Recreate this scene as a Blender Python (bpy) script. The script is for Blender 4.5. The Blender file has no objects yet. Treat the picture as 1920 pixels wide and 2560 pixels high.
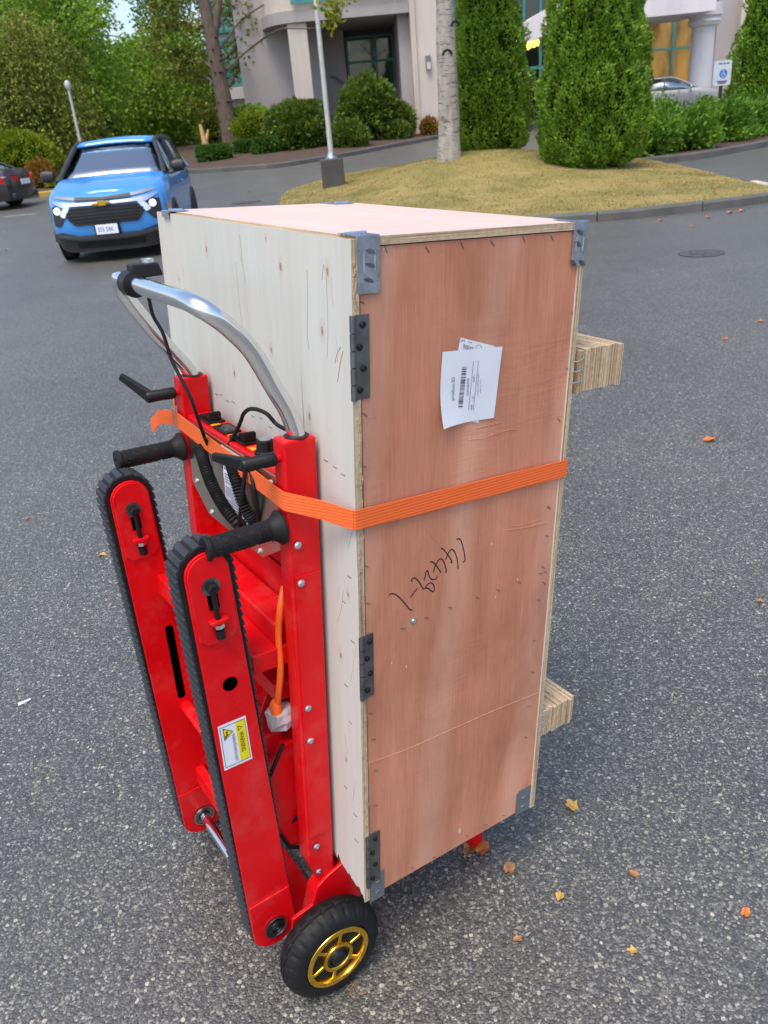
import bpy, bmesh, math, random
import numpy as np
from mathutils import Vector, Matrix
R = math.radians
random.seed(7); RNG = np.random.default_rng(7)
scene = bpy.context.scene
COL = scene.collection

# ------------------------------------------------------------------ camera
F_PX, PITCH, ROLL, CAM_H = 2017.704, 0.4513763, -0.0892693, 1.6
cp, sp, cr, sr = math.cos(PITCH), math.sin(PITCH), math.cos(ROLL), math.sin(ROLL)
_x, _u, _f = np.array([1., 0, 0]), np.array([0, sp, cp]), np.array([0, cp, -sp])
CM = np.array([cr * _x + sr * _u, -sr * _x + cr * _u, _f])       # rows: right, up, forward
CAM = np.array([0, 0, CAM_H])
cam_d = bpy.data.cameras.new("Camera")
cam_d.sensor_fit = 'HORIZONTAL'; cam_d.sensor_width = 24.0
cam_d.lens = F_PX / 1920 * 24.0
cam_d.clip_start = 0.05; cam_d.clip_end = 3000
cam_d.dof.use_dof = True; cam_d.dof.focus_distance = 1.55; cam_d.dof.aperture_fstop = 8.0
cam = bpy.data.objects.new("Camera", cam_d); COL.objects.link(cam)
cam.matrix_world = Matrix(((CM[0][0], CM[1][0], -CM[2][0], 0), (CM[0][1], CM[1][1], -CM[2][1], 0),
                           (CM[0][2], CM[1][2], -CM[2][2], CAM_H), (0, 0, 0, 1)))
scene.camera = cam
scene.render.resolution_x, scene.render.resolution_y = 768, 1024

# ------------------------------------------------------------------ sky, sun, exposure
SUN_EL, SUN_AZ = R(66), R(-155)        # azimuth measured from +Y towards +X: light comes from behind-left
world = bpy.data.worlds.new("World"); scene.world = world; world.use_nodes = True
wn = world.node_tree; bg = wn.nodes["Background"]
sky = wn.nodes.new("ShaderNodeTexSky"); sky.sky_type = 'NISHITA'; sky.sun_disc = False
sky.sun_elevation = SUN_EL; sky.sun_rotation = SUN_AZ; sky.air_density = 1.0; sky.dust_density = 3.0; sky.ozone_density = 1.0
wn.links.new(sky.outputs[0], bg.inputs[0]); bg.inputs[1].default_value = 0.15
sun_d = bpy.data.lights.new("Sun", 'SUN'); sun_d.energy = 1.2; sun_d.angle = R(24); sun_d.color = (1, .92, .80)
sun = bpy.data.objects.new("Sun", sun_d); COL.objects.link(sun)
_sd = Vector((math.sin(SUN_AZ) * math.cos(SUN_EL), math.cos(SUN_AZ) * math.cos(SUN_EL), math.sin(SUN_EL)))
sun.rotation_euler = _sd.to_track_quat('Z', 'Y').to_euler()
scene.view_settings.view_transform = 'Standard'; scene.view_settings.look = 'None'
scene.view_settings.exposure = .95; scene.view_settings.gamma = 1.0
scene.view_settings.use_curve_mapping = False

# ------------------------------------------------------------------ pixel rays (photo seen at 1659 px wide)
VS = 1920 / 1659
RB = np.array([[0.84179315, -0.53445521, 0.07577542], [0.53366779, 0.84508885, 0.03199248], [-0.08113551, 0.01350784, 0.99661154]])
TB = np.array([-0.10686, 1.09172, 0.225])
DX, DY, DZ = 0.452, 0.730, 1.241
def ray(vx, vy):
    return np.array([(vx * VS - 960) / F_PX, (1280 - vy * VS) / F_PX, 1.]) @ CM
def P(vx, vy, Y):                      # point on the vertical plane at distance Y
    d = ray(vx, vy); return CAM + d * (Y / d[1])
def L(vx, vy, ax, val):                # point in the trolley frame, on the plane ax = val
    d = RB.T @ ray(vx, vy); c = RB.T @ (CAM - TB); i = 'xyz'.index(ax)
    return c + d * ((val - c[i]) / d[i])
def terrain(x, y):
    t = np.maximum(np.asarray(y, float) - 18.0, 0.0)
    z = 0.040 * (t - 5 * (1 - np.exp(-t / 5)))
    return np.minimum(z, 2.0 + 0 * z)
def G(vx, vy):                         # point on the ground
    d = ray(vx, vy); k = 1.0
    lo, hi = 0.5, 160.0
    for y in np.arange(1.0, 160, .25):
        q = CAM + d * (y / d[1])
        if q[2] < terrain(q[0], q[1]): hi = y; break
        lo = y
    for _ in range(30):
        m = (lo + hi) / 2; q = CAM + d * (m / d[1])
        if q[2] < terrain(q[0], q[1]): hi = m
        else: lo = m
    q = CAM + d * (hi / d[1]); q[2] = float(terrain(q[0], q[1])); return q

# ------------------------------------------------------------------ materials
class NT:
    def __init__(s, name):
        s.m = bpy.data.materials.new(name); s.m.use_nodes = True
        s.t = s.m.node_tree; s.b = s.t.nodes["Principled BSDF"]; s.out = s.t.nodes["Material Output"]
    def n(s, ty, **kw):
        nd = s.t.nodes.new("ShaderNode" + ty)
        for k, v in kw.items():
            if k in nd.inputs: s.set(nd.inputs[k], v)
            else: setattr(nd, k, v)
        return nd
    def set(s, inp, v):
        if isinstance(v, bpy.types.NodeSocket): s.t.links.new(v, inp)
        elif isinstance(v, bpy.types.Node): s.t.links.new(v.outputs[0], inp)
        else: inp.default_value = v
    def coord(s, scale=(1, 1, 1), which='Object', loc=(0, 0, 0), rot=(0, 0, 0)):
        tc = s.n("TexCoord"); mp = s.n("Mapping"); s.t.links.new(tc.outputs[which], mp.inputs[0])
        mp.inputs[1].default_value = loc; mp.inputs[2].default_value = rot; mp.inputs[3].default_value = scale
        return mp.outputs[0]
    def noise(s, vec, scale, detail=4, rough=.55, dist=0):
        nd = s.n("TexNoise"); s.set(nd.inputs["Vector"], vec)
        nd.inputs["Scale"].default_value = scale; nd.inputs["Detail"].default_value = detail
        nd.inputs["Roughness"].default_value = rough; nd.inputs["Distortion"].default_value = dist
        return nd.outputs[0]
    def ramp(s, fac, stops, interp='LINEAR'):
        nd = s.n("ValToRGB"); s.set(nd.inputs[0], fac); e = nd.color_ramp.elements; nd.color_ramp.interpolation = interp
        while len(e) < len(stops): e.new(.5)
        for i, (p, c) in enumerate(stops):
            e[i].position = p; e[i].color = (*c, 1) if len(c) == 3 else c
        return nd.outputs[0]
    def mix(s, fac, a, b, mode='MIX'):
        nd = s.n("MixRGB"); nd.blend_type = mode
        for i, v in enumerate((fac, a, b)):
            if isinstance(v, tuple) and len(v) == 3: v = (*v, 1)
            s.set(nd.inputs[i], v)
        return nd.outputs[0]
    def math(s, op, a, b=0.0, clamp=False):
        nd = s.n("Math", operation=op); nd.use_clamp = clamp
        s.set(nd.inputs[0], a); s.set(nd.inputs[1], b); return nd.outputs[0]
    def bump(s, h, strength=.3, dist=.01):
        nd = s.n("Bump"); s.set(nd.inputs["Height"], h); nd.inputs["Strength"].default_value = strength
        nd.inputs["Distance"].default_value = dist; s.t.links.new(nd.outputs[0], s.b.inputs["Normal"])
    def base(s, c):
        if isinstance(c, tuple): c = (*c, 1) if len(c) == 3 else c
        s.set(s.b.inputs["Base Color"], c)
    def p(s, **kw):
        for k, v in kw.items(): s.set(s.b.inputs[k.replace('_', ' ')], v)
        return s
MC = {}
def simple(name, col, rough=.5, metal=0., var=.12, vscale=6., bump=0., coat=0., spec=.5):
    if name in MC: return MC[name]
    t = NT(name); v = t.coord()
    nz = t.noise(v, vscale, 5)
    d = tuple(c * (1 - var) for c in col); u = tuple(min(1, c * (1 + var)) for c in col)
    t.base(t.ramp(nz, [(.3, d), (.7, u)]))
    nr = t.noise(v, vscale * 2.3, 3)
    t.p(Roughness=t.math('MULTIPLY_ADD', nr, .2) if False else rough, Metallic=metal)
    rr = t.n("MapRange"); t.set(rr.inputs[0], nr); rr.inputs[3].default_value = max(.02, rough - .08); rr.inputs[4].default_value = min(1, rough + .1)
    t.set(t.b.inputs["Roughness"], rr.outputs[0])
    t.b.inputs["Specular IOR Level"].default_value = spec
    if coat: t.b.inputs["Coat Weight"].default_value = coat; t.b.inputs["Coat Roughness"].default_value = .06
    if bump: t.bump(t.noise(v, vscale * 12, 3), bump, .004)
    MC[name] = t.m; return t.m

def m_asphalt():
    t = NT("asphalt"); v = t.coord()
    wv = t.mix(.007, v, t.n("TexNoise", Vector=v, Scale=70.).outputs[1], 'ADD')
    vo = t.n("TexVoronoi", Vector=wv, Scale=200.); sep = t.n("SeparateColor"); t.set(sep.inputs[0], vo.outputs["Color"])
    fines = t.ramp(sep.outputs[0], [(0, (.038, .039, .041)), (.40, (.068, .069, .072)), (.70, (.110, .111, .113)), (.88, (.18, .18, .177)), (1, (.33, .325, .31))])
    fines = t.mix(.7, fines, t.ramp(vo.outputs["Distance"], [(.3, (1.1, 1.1, 1.1)), (.7, (.5, .5, .52))]), 'MULTIPLY')
    v2 = t.n("TexVoronoi", Vector=t.mix(.012, v, t.n("TexNoise", Vector=v, Scale=45.).outputs[1], 'ADD'), Scale=86.); s2 = t.n("SeparateColor"); t.set(s2.inputs[0], v2.outputs["Color"])
    stone = t.ramp(s2.outputs[1], [(0, (.06, .062, .068)), (.45, (.12, .122, .125)), (.75, (.24, .24, .23)), (1, (.47, .46, .43))])
    stone = t.mix(.55, stone, t.ramp(s2.outputs[2], [(0, (.82, .95, 1.05)), (.5, (1, 1, 1)), (1, (1.2, 1.0, .78))]), 'MULTIPLY')
    pick = t.math('MULTIPLY', t.math('GREATER_THAN', s2.outputs[0], .66), t.math('LESS_THAN', v2.outputs["Distance"], t.math('MULTIPLY_ADD', s2.outputs[1], .25) if False else .40))
    col = t.mix(pick, fines, stone)
    fine = t.noise(v, 520, 3, .7)
    big = t.noise(v, .9, 5, .6)
    col = t.mix(1, col, t.ramp(big, [(.3, (.84, .84, .86)), (.7, (1.18, 1.17, 1.15))]), 'MULTIPLY')
    sm = t.noise(v, .14, 4, .6)
    col = t.mix(1, col, t.ramp(sm, [(.35, (.92, .92, .93)), (.65, (1.08, 1.08, 1.07))]), 'MULTIPLY')
    col = t.mix(1, col, (ASPH_GAIN * 1.03, ASPH_GAIN, ASPH_GAIN * .86), 'MULTIPLY')
    t.base(col); t.p(Roughness=.44); t.b.inputs["Specular IOR Level"].default_value = 1.0
    h = t.math('ADD', t.math('SUBTRACT', 1.0, vo.outputs["Distance"]), t.math('MULTIPLY', fine, .4))
    h = t.math('ADD', h, t.math('MULTIPLY', pick, .9)); h = t.math('ADD', h, t.math('MULTIPLY', sep.outputs[2], .5))
    t.bump(h, .5, .003); return t.m
ASPH_GAIN = .90
def m_pink(name="pink_plywood", top=False):
    t = NT(name)
    v = t.coord((14, 14, 1.0) if not top else (1.2, 14, 14)); vf = t.coord((120, 120, 5) if not top else (6, 120, 120)); v1 = t.coord()
    g = t.noise(v, 1.6, 6, .6, .6); fine = t.noise(vf, 2.0, 4, .7)
    col = t.ramp(g, [(.2, (.45, .180, .104)), (.5, (.50, .208, .124)), (.8, (.545, .245, .152))])
    col = t.mix(.5, col, t.ramp(fine, [(.3, (.75, .68, .62)), (.55, (1, 1, 1)), (.75, (1.22, 1.2, 1.17))]), 'MULTIPLY')
    # broad pale diagonal figure and blotches
    wv = t.n("TexWave", Vector=t.coord((1, 1, .32), rot=(0, R(-24), 0)), Scale=1.5, Distortion=5.5, Detail=3.0)
    col = t.mix(t.ramp(wv.outputs[0], [(.70, (0, 0, 0)), (.99, (.34, .34, .34))]), col, (.64, .40, .29))
    fg = t.noise(t.coord((6, 6, 1.6), rot=(0, R(-20), 0), loc=(1, 0, 4)), 1.2, 4, .6, 1.0)
    col = t.mix(1, col, t.ramp(fg, [(.32, (.85, .80, .78)), (.5, (1, 1, 1)), (.7, (1.12, 1.12, 1.12))]), 'MULTIPLY')
    bl = t.noise(v1, 3.2, 5, .6)
    col = t.mix(1, col, t.ramp(bl, [(.28, (.78, .73, .70)), (.5, (1, 1, 1)), (.72, (1.13, 1.12, 1.11))]), 'MULTIPLY')
    gr = t.noise(v1, 7, 6, .7)
    col = t.mix(t.ramp(gr, [(.58, (0, 0, 0)), (.76, (.36, .36, .36))]), col, (.24, .16, .13))
    # pale scuffs and small dark specks
    sc = t.noise(t.coord((30, 30, 3), loc=(3, 1, 2)), 1.7, 5, .75)
    col = t.mix(t.ramp(sc, [(.68, (0, 0, 0)), (.76, (.5, .5, .5))]), col, (.66, .50, .40))
    sp_ = t.noise(t.coord((60, 60, 26), loc=(1, 7, 2)), 1.0, 2, .5)
    col = t.mix(t.ramp(sp_, [(.74, (0, 0, 0)), (.79, (.7, .7, .7))]), col, (.13, .07, .05))
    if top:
        col = t.mix(.58, col, (.76, .68, .64)); stk_ = t.noise(t.coord((3, 160, 160)), 1.4, 4, .7)  # paler top veneer, sky glare on it also put into the colour
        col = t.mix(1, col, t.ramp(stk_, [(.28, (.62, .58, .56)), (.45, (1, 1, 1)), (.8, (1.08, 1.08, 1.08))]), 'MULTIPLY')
    t.base(col); t.p(Roughness=.5 if top else .58); t.b.inputs["Specular IOR Level"].default_value = .5 if top else .35
    wr = t.noise(t.coord((5, 5, 34), loc=(0, 0, 3)), 1.3, 4, .6, 1.2)
    msk = t.ramp(t.noise(v1, 2.6, 2), [(.5, (0, 0, 0)), (.62, (1, 1, 1))])
    h = t.math('ADD', t.math('MULTIPLY', fine, .5), t.math('MULTIPLY', t.math('MULTIPLY', wr, msk), 1.6))
    t.bump(h, .35, .0022); return t.m
def m_white(knots):
    t = NT("pale_plywood"); v1 = t.coord(); vg = t.coord((26, 26, 1.1)); vf = t.coord((150, 150, 4))
    g = t.noise(vg, 1.2, 6, .6, .5); fine = t.noise(vf, 2, 4, .7)
    col = t.ramp(g, [(.2, (.49, .485, .435)), (.5, (.54, .545, .50)), (.8, (.58, .588, .55))])
    col = t.mix(.35, col, t.ramp(fine, [(.3, (.88, .86, .83)), (.6, (1, 1, 1)), (.8, (1.06, 1.06, 1.05))]), 'MULTIPLY')
    bl = t.noise(v1, 2.4, 4)
    col = t.mix(t.ramp(bl, [(.45, (0, 0, 0)), (.75, (.45, .45, .45))]), col, (.60, .50, .38))
    ck = t.noise(t.coord((55, 55, 1.5), loc=(2, 2, 5)), 1.0, 3, .5, .4)
    col = t.mix(t.ramp(ck, [(.690, (0, 0, 0)), (.72, (.75, .75, .75))]), col, (.16, .14, .11))
    sm = t.noise(t.coord((9, 9, 7), loc=(5, 1, 1)), 2.2, 6, .75)
    ms = t.noise(v1, 3.1, 3)
    dirt = t.math('MULTIPLY', t.ramp(sm, [(.6, (0, 0, 0)), (.78, (1, 1, 1))]), t.ramp(ms, [(.48, (0, 0, 0)), (.62, (1, 1, 1))]))
    col = t.mix(t.math('MULTIPLY', dirt, .8), col, (.22, .20, .16))
    for (ky, kz, r) in knots:
        d = t.n("VectorMath", operation='DISTANCE')
        mp = t.coord((0, 1, .5), loc=(0, -ky, -kz * .5)); wob = t.mix(.003, mp, t.n("TexNoise", Vector=v1, Scale=90.).outputs[1], 'ADD')
        t.set(d.inputs[0], wob); d.inputs[1].default_value = (.0015, .0015, .0015)
        k = t.ramp(t.math('DIVIDE', d.outputs["Value"], r), [(0, (.95, .95, .95)), (.28, (.75, .75, .75)), (.36, (.18, .18, .18)), (.8, (.12, .12, .12)), (1, (0, 0, 0))])
        col = t.mix(k, col, (.30, .14, .07))
    t.base(col); t.p(Roughness=.62); t.b.inputs["Specular IOR Level"].default_value = .3
    t.bump(t.math('ADD', t.math('MULTIPLY', fine, .5), t.math('MULTIPLY', ck, -.8)), .3, .002); return t.m
def m_plyedge(axis):                    # layers across the sheet: axis = index of thickness direction
    t = NT("plywood_edge_" + 'xyz'[axis]); sc = [2.5, 2.5, 2.5]; sc[axis] = 260
    v = t.coord(tuple(sc)); n1 = t.noise(v, 1, 3, .6); n2 = t.noise(t.coord((40, 40, 40)), 3, 5, .7)
    col = t.ramp(n1, [(.3, (.15, .085, .045)), (.45, (.42, .30, .18)), (.6, (.58, .47, .31)), (.75, (.30, .19, .10))])
    col = t.mix(.5, col, t.ramp(n2, [(.3, (.6, .56, .5)), (.6, (1.1, 1.1, 1.1))]), 'MULTIPLY')
    t.base(col); t.p(Roughness=.8); t.bump(t.math('ADD', n1, n2), .5, .003); return t.m
def m_leaf(name, cols, trans=.35, rough=.55, pscale=1.2, tint=(1, 1, 1)):
    t = NT(name); v = t.coord()
    gi = t.n("NewGeometry"); rnd = gi.outputs["Random Per Island"]
    n = t.noise(v, pscale, 3, .6)
    f = t.math('ADD', t.math('MULTIPLY', rnd, .6), t.math('MULTIPLY', t.math('SUBTRACT', n, .5), 1.3), True)
    f = t.math('ADD', f, .2, True)
    col = t.ramp(f, [(i / (len(cols) - 1), c) for i, c in enumerate(cols)])
    t.base(col); t.p(Roughness=rough); t.b.inputs["Specular IOR Level"].default_value = .25
    tr = t.n("BsdfTranslucent"); t.set(tr.inputs[0], t.mix(1, col, (1.3, 1.35, .7), 'MULTIPLY'))
    mx = t.n("MixShader"); mx.inputs[0].default_value = trans
    t.t.links.new(t.b.outputs[0], mx.inputs[1]); t.t.links.new(tr.outputs[0], mx.inputs[2])
    t.t.links.new(mx.outputs[0], t.out.inputs[0]); return t.m
def m_paint_red():
    t = NT("red_paint"); v = t.coord(); n = t.noise(v, 9, 4); n2 = t.noise(v, 160, 2)
    col = t.ramp(n, [(.3, (.60, .0025, .0060)), (.7, (.68, .0040, .0080))])
    sc = t.noise(t.coord((60, 60, 60)), 1.6, 5, .75)
    col = t.mix(t.ramp(sc, [(.68, (0, 0, 0)), (.75, (.4, .4, .4))]), col, (.70, .20, .20))
    dst = t.noise(v, 14, 6, .7); col = t.mix(t.ramp(dst, [(.5, (0, 0, 0)), (.75, (.10, .10, .10))]), col, (.40, .30, .27))
    t.base(col); t.p(Roughness=t.ramp(n, [(.3, (.26, .26, .26)), (.7, (.34, .34, .34))]))
    t.b.inputs["Specular IOR Level"].default_value = .26; t.b.inputs["Coat Weight"].default_value = .06; t.b.inputs["Coat Roughness"].default_value = .1
    t.bump(n2, .06, .001); return t.m
def m_strap():
    t = NT("orange_webbing"); v = t.coord((1, 1, 1))
    w = t.n("TexWave", Vector=t.coord((0, 0, 1)), Scale=60., Distortion=.3); w.bands_direction = 'Z'
    w2 = t.n("TexWave", Vector=t.coord((1, 1, .3)), Scale=150., Distortion=.5); w2.bands_direction = 'DIAGONAL'
    h = t.math('ADD', w.outputs[0], t.math('MULTIPLY', w2.outputs[0], .25))
    col = t.ramp(t.math('MULTIPLY', h, .6), [(.1, (.72, .11, .017)), (.6, (.80, .135, .024)), (1, (.86, .17, .035))])
    t.base(col); t.p(Roughness=.75); t.bump(h, .3, .0008); return t.m
def m_lawn():
    t = NT("dry_lawn"); v = t.coord()
    n = t.noise(v, .8, 5, .65, .4); f = t.noise(t.coord((1, .5, 1)), 26, 5, .75)
    col = t.ramp(n, [(.25, (.15, .145, .035)), (.45, (.24, .20, .06)), (.6, (.33, .25, .085)), (.8, (.20, .185, .05))])
    col = t.mix(.6, col, t.ramp(f, [(.3, (.5, .52, .45)), (.55, (1, 1, 1)), (.75, (1.4, 1.32, 1.2))]), 'MULTIPLY')
    t.base(col); t.p(Roughness=.9); t.bump(f, .8, .03); return t.m
def m_concrete(name, col, sc=3., dark=.7):
    t = NT(name); v = t.coord(); n = t.noise(v, sc, 6, .65); f = t.noise(v, sc * 22, 4, .7)
    c = t.ramp(n, [(.25, tuple(x * dark for x in col)), (.75, tuple(min(1, x * 1.15) for x in col))])
    c = t.mix(.5, c, t.ramp(f, [(.3, (.75, .75, .75)), (.7, (1.15, 1.15, 1.15))]), 'MULTIPLY')
    t.base(c); t.p(Roughness=.85); t.bump(f, .3, .01); return t.m
def m_stucco(name, col):
    t = NT(name); v = t.coord(); n = t.noise(v, .5, 5, .6); f = t.noise(v, 30, 4, .7)
    st = t.noise(t.coord((1.6, 1.6, .12)), 1.4, 4, .6)
    c = t.ramp(n, [(.3, tuple(x * .93 for x in col)), (.7, tuple(x * 1.05 for x in col))])
    c = t.mix(.5, c, t.ramp(st, [(.35, (.86, .85, .84)), (.6, (1, 1, 1))]), 'MULTIPLY')
    t.base(c); t.p(Roughness=.9); t.bump(f, .25, .02); return t.m
def m_bark(name, cols, scale=(9, 9, 2), lent=False):
    t = NT(name); v = t.coord(scale); n = t.noise(v, 1.5, 6, .65, .6)
    c = t.ramp(n, [(i / (len(cols) - 1) * .6 + .2, k) for i, k in enumerate(cols)])
    if lent:
        l = t.noise(t.coord((3, 3, 26)), 1.2, 4, .6, .3)
        c = t.mix(t.ramp(l, [(.57, (0, 0, 0)), (.63, (.85, .85, .85))]), c, (.06, .05, .042))
        l2 = t.noise(t.coord((2.2, 2.2, 4), loc=(3, 3, 1)), 1.6, 4, .6)
        c = t.mix(t.ramp(l2, [(.57, (0, 0, 0)), (.68, (.8, .8, .8))]), c, (.10, .085, .07))
    t.base(c); t.p(Roughness=.9); t.bump(n, .7, .03); return t.m
def m_carpaint(name, col):
    t = NT(name); v = t.coord(); n = t.noise(v, 1.2, 3)
    t.base(t.ramp(n, [(.3, tuple(c * .96 for c in col)), (.7, tuple(min(1, c * 1.03) for c in col))]))
    fl = t.noise(v, 600, 1); t.p(Roughness=.33, Metallic=.15)
    t.b.inputs["Coat Weight"].default_value = .8; t.b.inputs["Coat Roughness"].default_value = .05
    return t.m
def m_emit(name, col, strength):
    t = NT(name); t.base(col); t.b.inputs["Emission Color"].default_value = (*col, 1); t.b.inputs["Emission Strength"].default_value = strength; return t.m

RED = m_paint_red()
BLACKRUB = simple("black_rubber", (.008, .008, .009), .6, 0, .25, 30, .06, spec=.3)
GREYRUB = simple("grey_dusty_rubber", (.030, .033, .039), .55, 0, .25, 25, .08, spec=.35)
BLACKPL = simple("black_plastic", (.006, .006, .0065), .42, 0, .2, 20, .04, spec=.35)
HOLE = simple("unlit_hole", (.0015, .0015, .0015), 1., 0, .1, 20, spec=0.)  # near-black without sheen, puts the dark of open holes into the colour
CHROME = simple("chrome", (.78, .78, .79), .09, 1., .04, 5)
STEEL = simple("zinc_steel", (.62, .66, .72), .28, 1., .16, 35, .05)
DARKSTEEL = simple("dark_hinge_steel", (.20, .205, .215), .40, 1., .3, 22, .08)
GALV = simple("galvanised_bracket", (.52, .58, .66), .24, 1., .32, 40, .06)
GREYBR = simple("grey_bracket", (.20, .22, .24), .45, .6, .15, 20)
GOLD = simple("gold_anodised", (.80, .50, .06), .2, 1., .06, 10)
MIRROR = simple("polished_stainless_plate", (.62, .53, .42), .30, 1., .08, 6)
PAPER = simple("white_paper", (.68, .70, .76), .6, 0, .02, 12)
INK = simple("black_ink", (.012, .010, .010), .6, 0, .1, 20)
GREYINK = simple("grey_ink", (.09, .09, .11), .6, 0, .1, 20)
YELLOW = simple("sticker_yellow", (.72, .60, .01), .45, 0, .03, 12)
STAPLE = simple("staple_wire", (.17, .16, .15), .45, .8, .3, 60)
ORANGE = simple("orange_cable", (.90, .13, .012), .4, 0, .05, 20)
CLEARPL = simple("milky_plug_plastic", (.50, .44, .45), .2, 0, .25, 60, .1)
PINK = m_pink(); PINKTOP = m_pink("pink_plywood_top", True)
EDGE = [m_plyedge(i) for i in range(3)]
STRAP = m_strap()

# ------------------------------------------------------------------ mesh helpers
def link(name, me, mat, parent=None, smooth=False):
    ob = bpy.data.objects.new(name, me); COL.objects.link(ob)
    if mat is not None:
        for m in (mat if isinstance(mat, (list, tuple)) else [mat]): me.materials.append(m)
    if smooth:
        me.polygons.foreach_set("use_smooth", [True] * len(me.polygons))
    if parent is not None: ob.parent = parent
    return ob
class B:
    def __init__(s): s.v = []; s.f = []; s.mi = []; s.cur = 0
    def add(s, vs, fs):
        o = len(s.v); s.v += [tuple(map(float, q)) for q in vs]; s.f += [tuple(i + o for i in f) for f in fs]; s.mi += [s.cur] * len(fs); return s
    def box(s, x0, x1, y0, y1, z0, z1):
        return s.hexa([(x0, y0, z0), (x1, y0, z0), (x1, y1, z0), (x0, y1, z0), (x0, y0, z1), (x1, y0, z1), (x1, y1, z1), (x0, y1, z1)])
    def hexa(s, q): return s.add(q, [(0, 3, 2, 1), (4, 5, 6, 7), (0, 1, 5, 4), (1, 2, 6, 5), (2, 3, 7, 6), (3, 0, 4, 7)])
    def prism(s, poly, a, b, axis):      # polygon in the two other axes extruded from a to b along axis
        def mk(u, w, h):
            return [(h, u, w), (u, h, w), (u, w, h)][axis]
        n = len(poly)
        vs = [mk(u, w, a) for u, w in poly] + [mk(u, w, b) for u, w in poly]
        fs = [tuple(range(n))[::-1], tuple(range(n, 2 * n))] + [(i, (i + 1) % n, n + (i + 1) % n, n + i) for i in range(n)]
        return s.add(vs, fs)
    def tube(s, path, r, n=12, caps=True):
        path = [np.asarray(q, float) for q in path]; m = len(path)
        rs = r if hasattr(r, '__len__') else [r] * m
        tang = [path[min(i + 1, m - 1)] - path[max(i - 1, 0)] for i in range(m)]
        tang = [t / (np.linalg.norm(t) + 1e-12) for t in tang]
        a = np.array([0, 0, 1.]) if abs(tang[0][2]) < .9 else np.array([1., 0, 0])
        nrm = np.cross(tang[0], a); nrm /= np.linalg.norm(nrm); vs = []
        for i in range(m):
            nrm = nrm - tang[i] * (nrm @ tang[i]); nrm /= np.linalg.norm(nrm); bn = np.cross(tang[i], nrm)
            for k in range(n):
                an = 2 * math.pi * k / n; vs.append(path[i] + rs[i] * (math.cos(an) * nrm + math.sin(an) * bn))
        fs = [(i * n + k, i * n + (k + 1) % n, (i + 1) * n + (k + 1) % n, (i + 1) * n + k) for i in range(m - 1) for k in range(n)]
        if caps: fs += [tuple(range(n))[::-1], tuple(range((m - 1) * n, m * n))]
        return s.add(vs, fs)
    def cyl(s, a, b, r, n=16, r2=None): return s.tube([a, b], [r, r if r2 is None else r2], n)
    def lathe(s, prof, c, axis='y', n=32, mod=None):   # profile [(offset along axis, radius)]
        vs = []; m = len(prof)
        for i, (h, r) in enumerate(prof):
            for k in range(n):
                an = 2 * math.pi * k / n; rr = r if mod is None else r + mod(i, k)
                u, w = rr * math.cos(an), rr * math.sin(an)
                vs.append((c[0] + u, c[1] + h, c[2] + w) if axis == 'y' else (c[0] + h, c[1] + u, c[2] + w) if axis == 'x' else (c[0] + u, c[1] + w, c[2] + h))
        fs = [(i * n + k, i * n + (k + 1) % n, (i + 1) * n + (k + 1) % n, (i + 1) * n + k) for i in range(m - 1) for k in range(n)]
        if prof[0][1] > 1e-6: fs.append(tuple(range(n))[::-1])
        if prof[-1][1] > 1e-6: fs.append(tuple(range((m - 1) * n, m * n)))
        return s.add(vs, fs)
    def mesh(s, name):
        me = bpy.data.meshes.new(name); me.from_pydata(s.v, [], s.f)
        if s.mi and max(s.mi) > 0: me.polygons.foreach_set("material_index", s.mi)
        bm = bmesh.new(); bm.from_mesh(me); bmesh.ops.recalc_face_normals(bm, faces=bm.faces); bm.to_mesh(me); bm.free(); return me
    def build(s, name, mat, parent=None, smooth=False, bevel=0., seg=2, auto=True):
        ob = link(name, s.mesh(name), mat, parent, smooth)
        if bevel:
            md = ob.modifiers.new("bevel", 'BEVEL'); md.width = bevel; md.segments = seg; md.limit_method = 'ANGLE'; md.angle_limit = R(35)
        if smooth and auto:
            md = ob.modifiers.new("ws", 'EDGE_SPLIT'); md.split_angle = R(38)
        return ob
def tag(o, label=None, cat=None, group=None, kind=None):
    if label: o["label"] = label
    if cat: o["category"] = cat
    if group: o["group"] = group
    if kind: o["kind"] = kind
    return o
def thing(name, label, cat, loc=(0, 0, 0), group=None, rz=0.):
    o = bpy.data.objects.new(name, None); COL.objects.link(o); o.empty_display_size = .1
    o.location = tuple(map(float, loc)); o.rotation_euler = (0, 0, rz); return tag(o, label, cat, group)
def spline(pts, n=8):
    p = [np.asarray(q, float) for q in pts]; p = [2 * p[0] - p[1]] + p + [2 * p[-1] - p[-2]]; out = []
    for i in range(1, len(p) - 2):
        for k in range(n):
            t = k / n; a, b, c, d = p[i - 1], p[i], p[i + 1], p[i + 2]
            out.append(.5 * ((2 * b) + (c - a) * t + (2 * a - 5 * b + 4 * c - d) * t * t + (3 * b - a - 3 * c + d) * t ** 3))
    return out + [p[-2]]
def text_part(name, s, size, org, ux, uy, mat, parent, align='LEFT', depth=0., sx=1.):
    cu = bpy.data.curves.new("t", 'FONT'); cu.body = s; cu.size = size; cu.align_x = align; cu.resolution_u = 3
    ob = bpy.data.objects.new("t", cu); COL.objects.link(ob)
    dg = bpy.context.evaluated_depsgraph_get(); me = bpy.data.meshes.new_from_object(ob.evaluated_get(dg))
    bpy.data.objects.remove(ob); bpy.data.curves.remove(cu)
    ux, uy, org = Vector(ux), Vector(uy), Vector(org); nn = ux.cross(uy)
    for v in me.vertices: v.co = org + ux * (v.co.x * sx) + uy * v.co.y + nn * v.co.z
    me.name = name
    return link(name, me, mat, parent)
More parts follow.
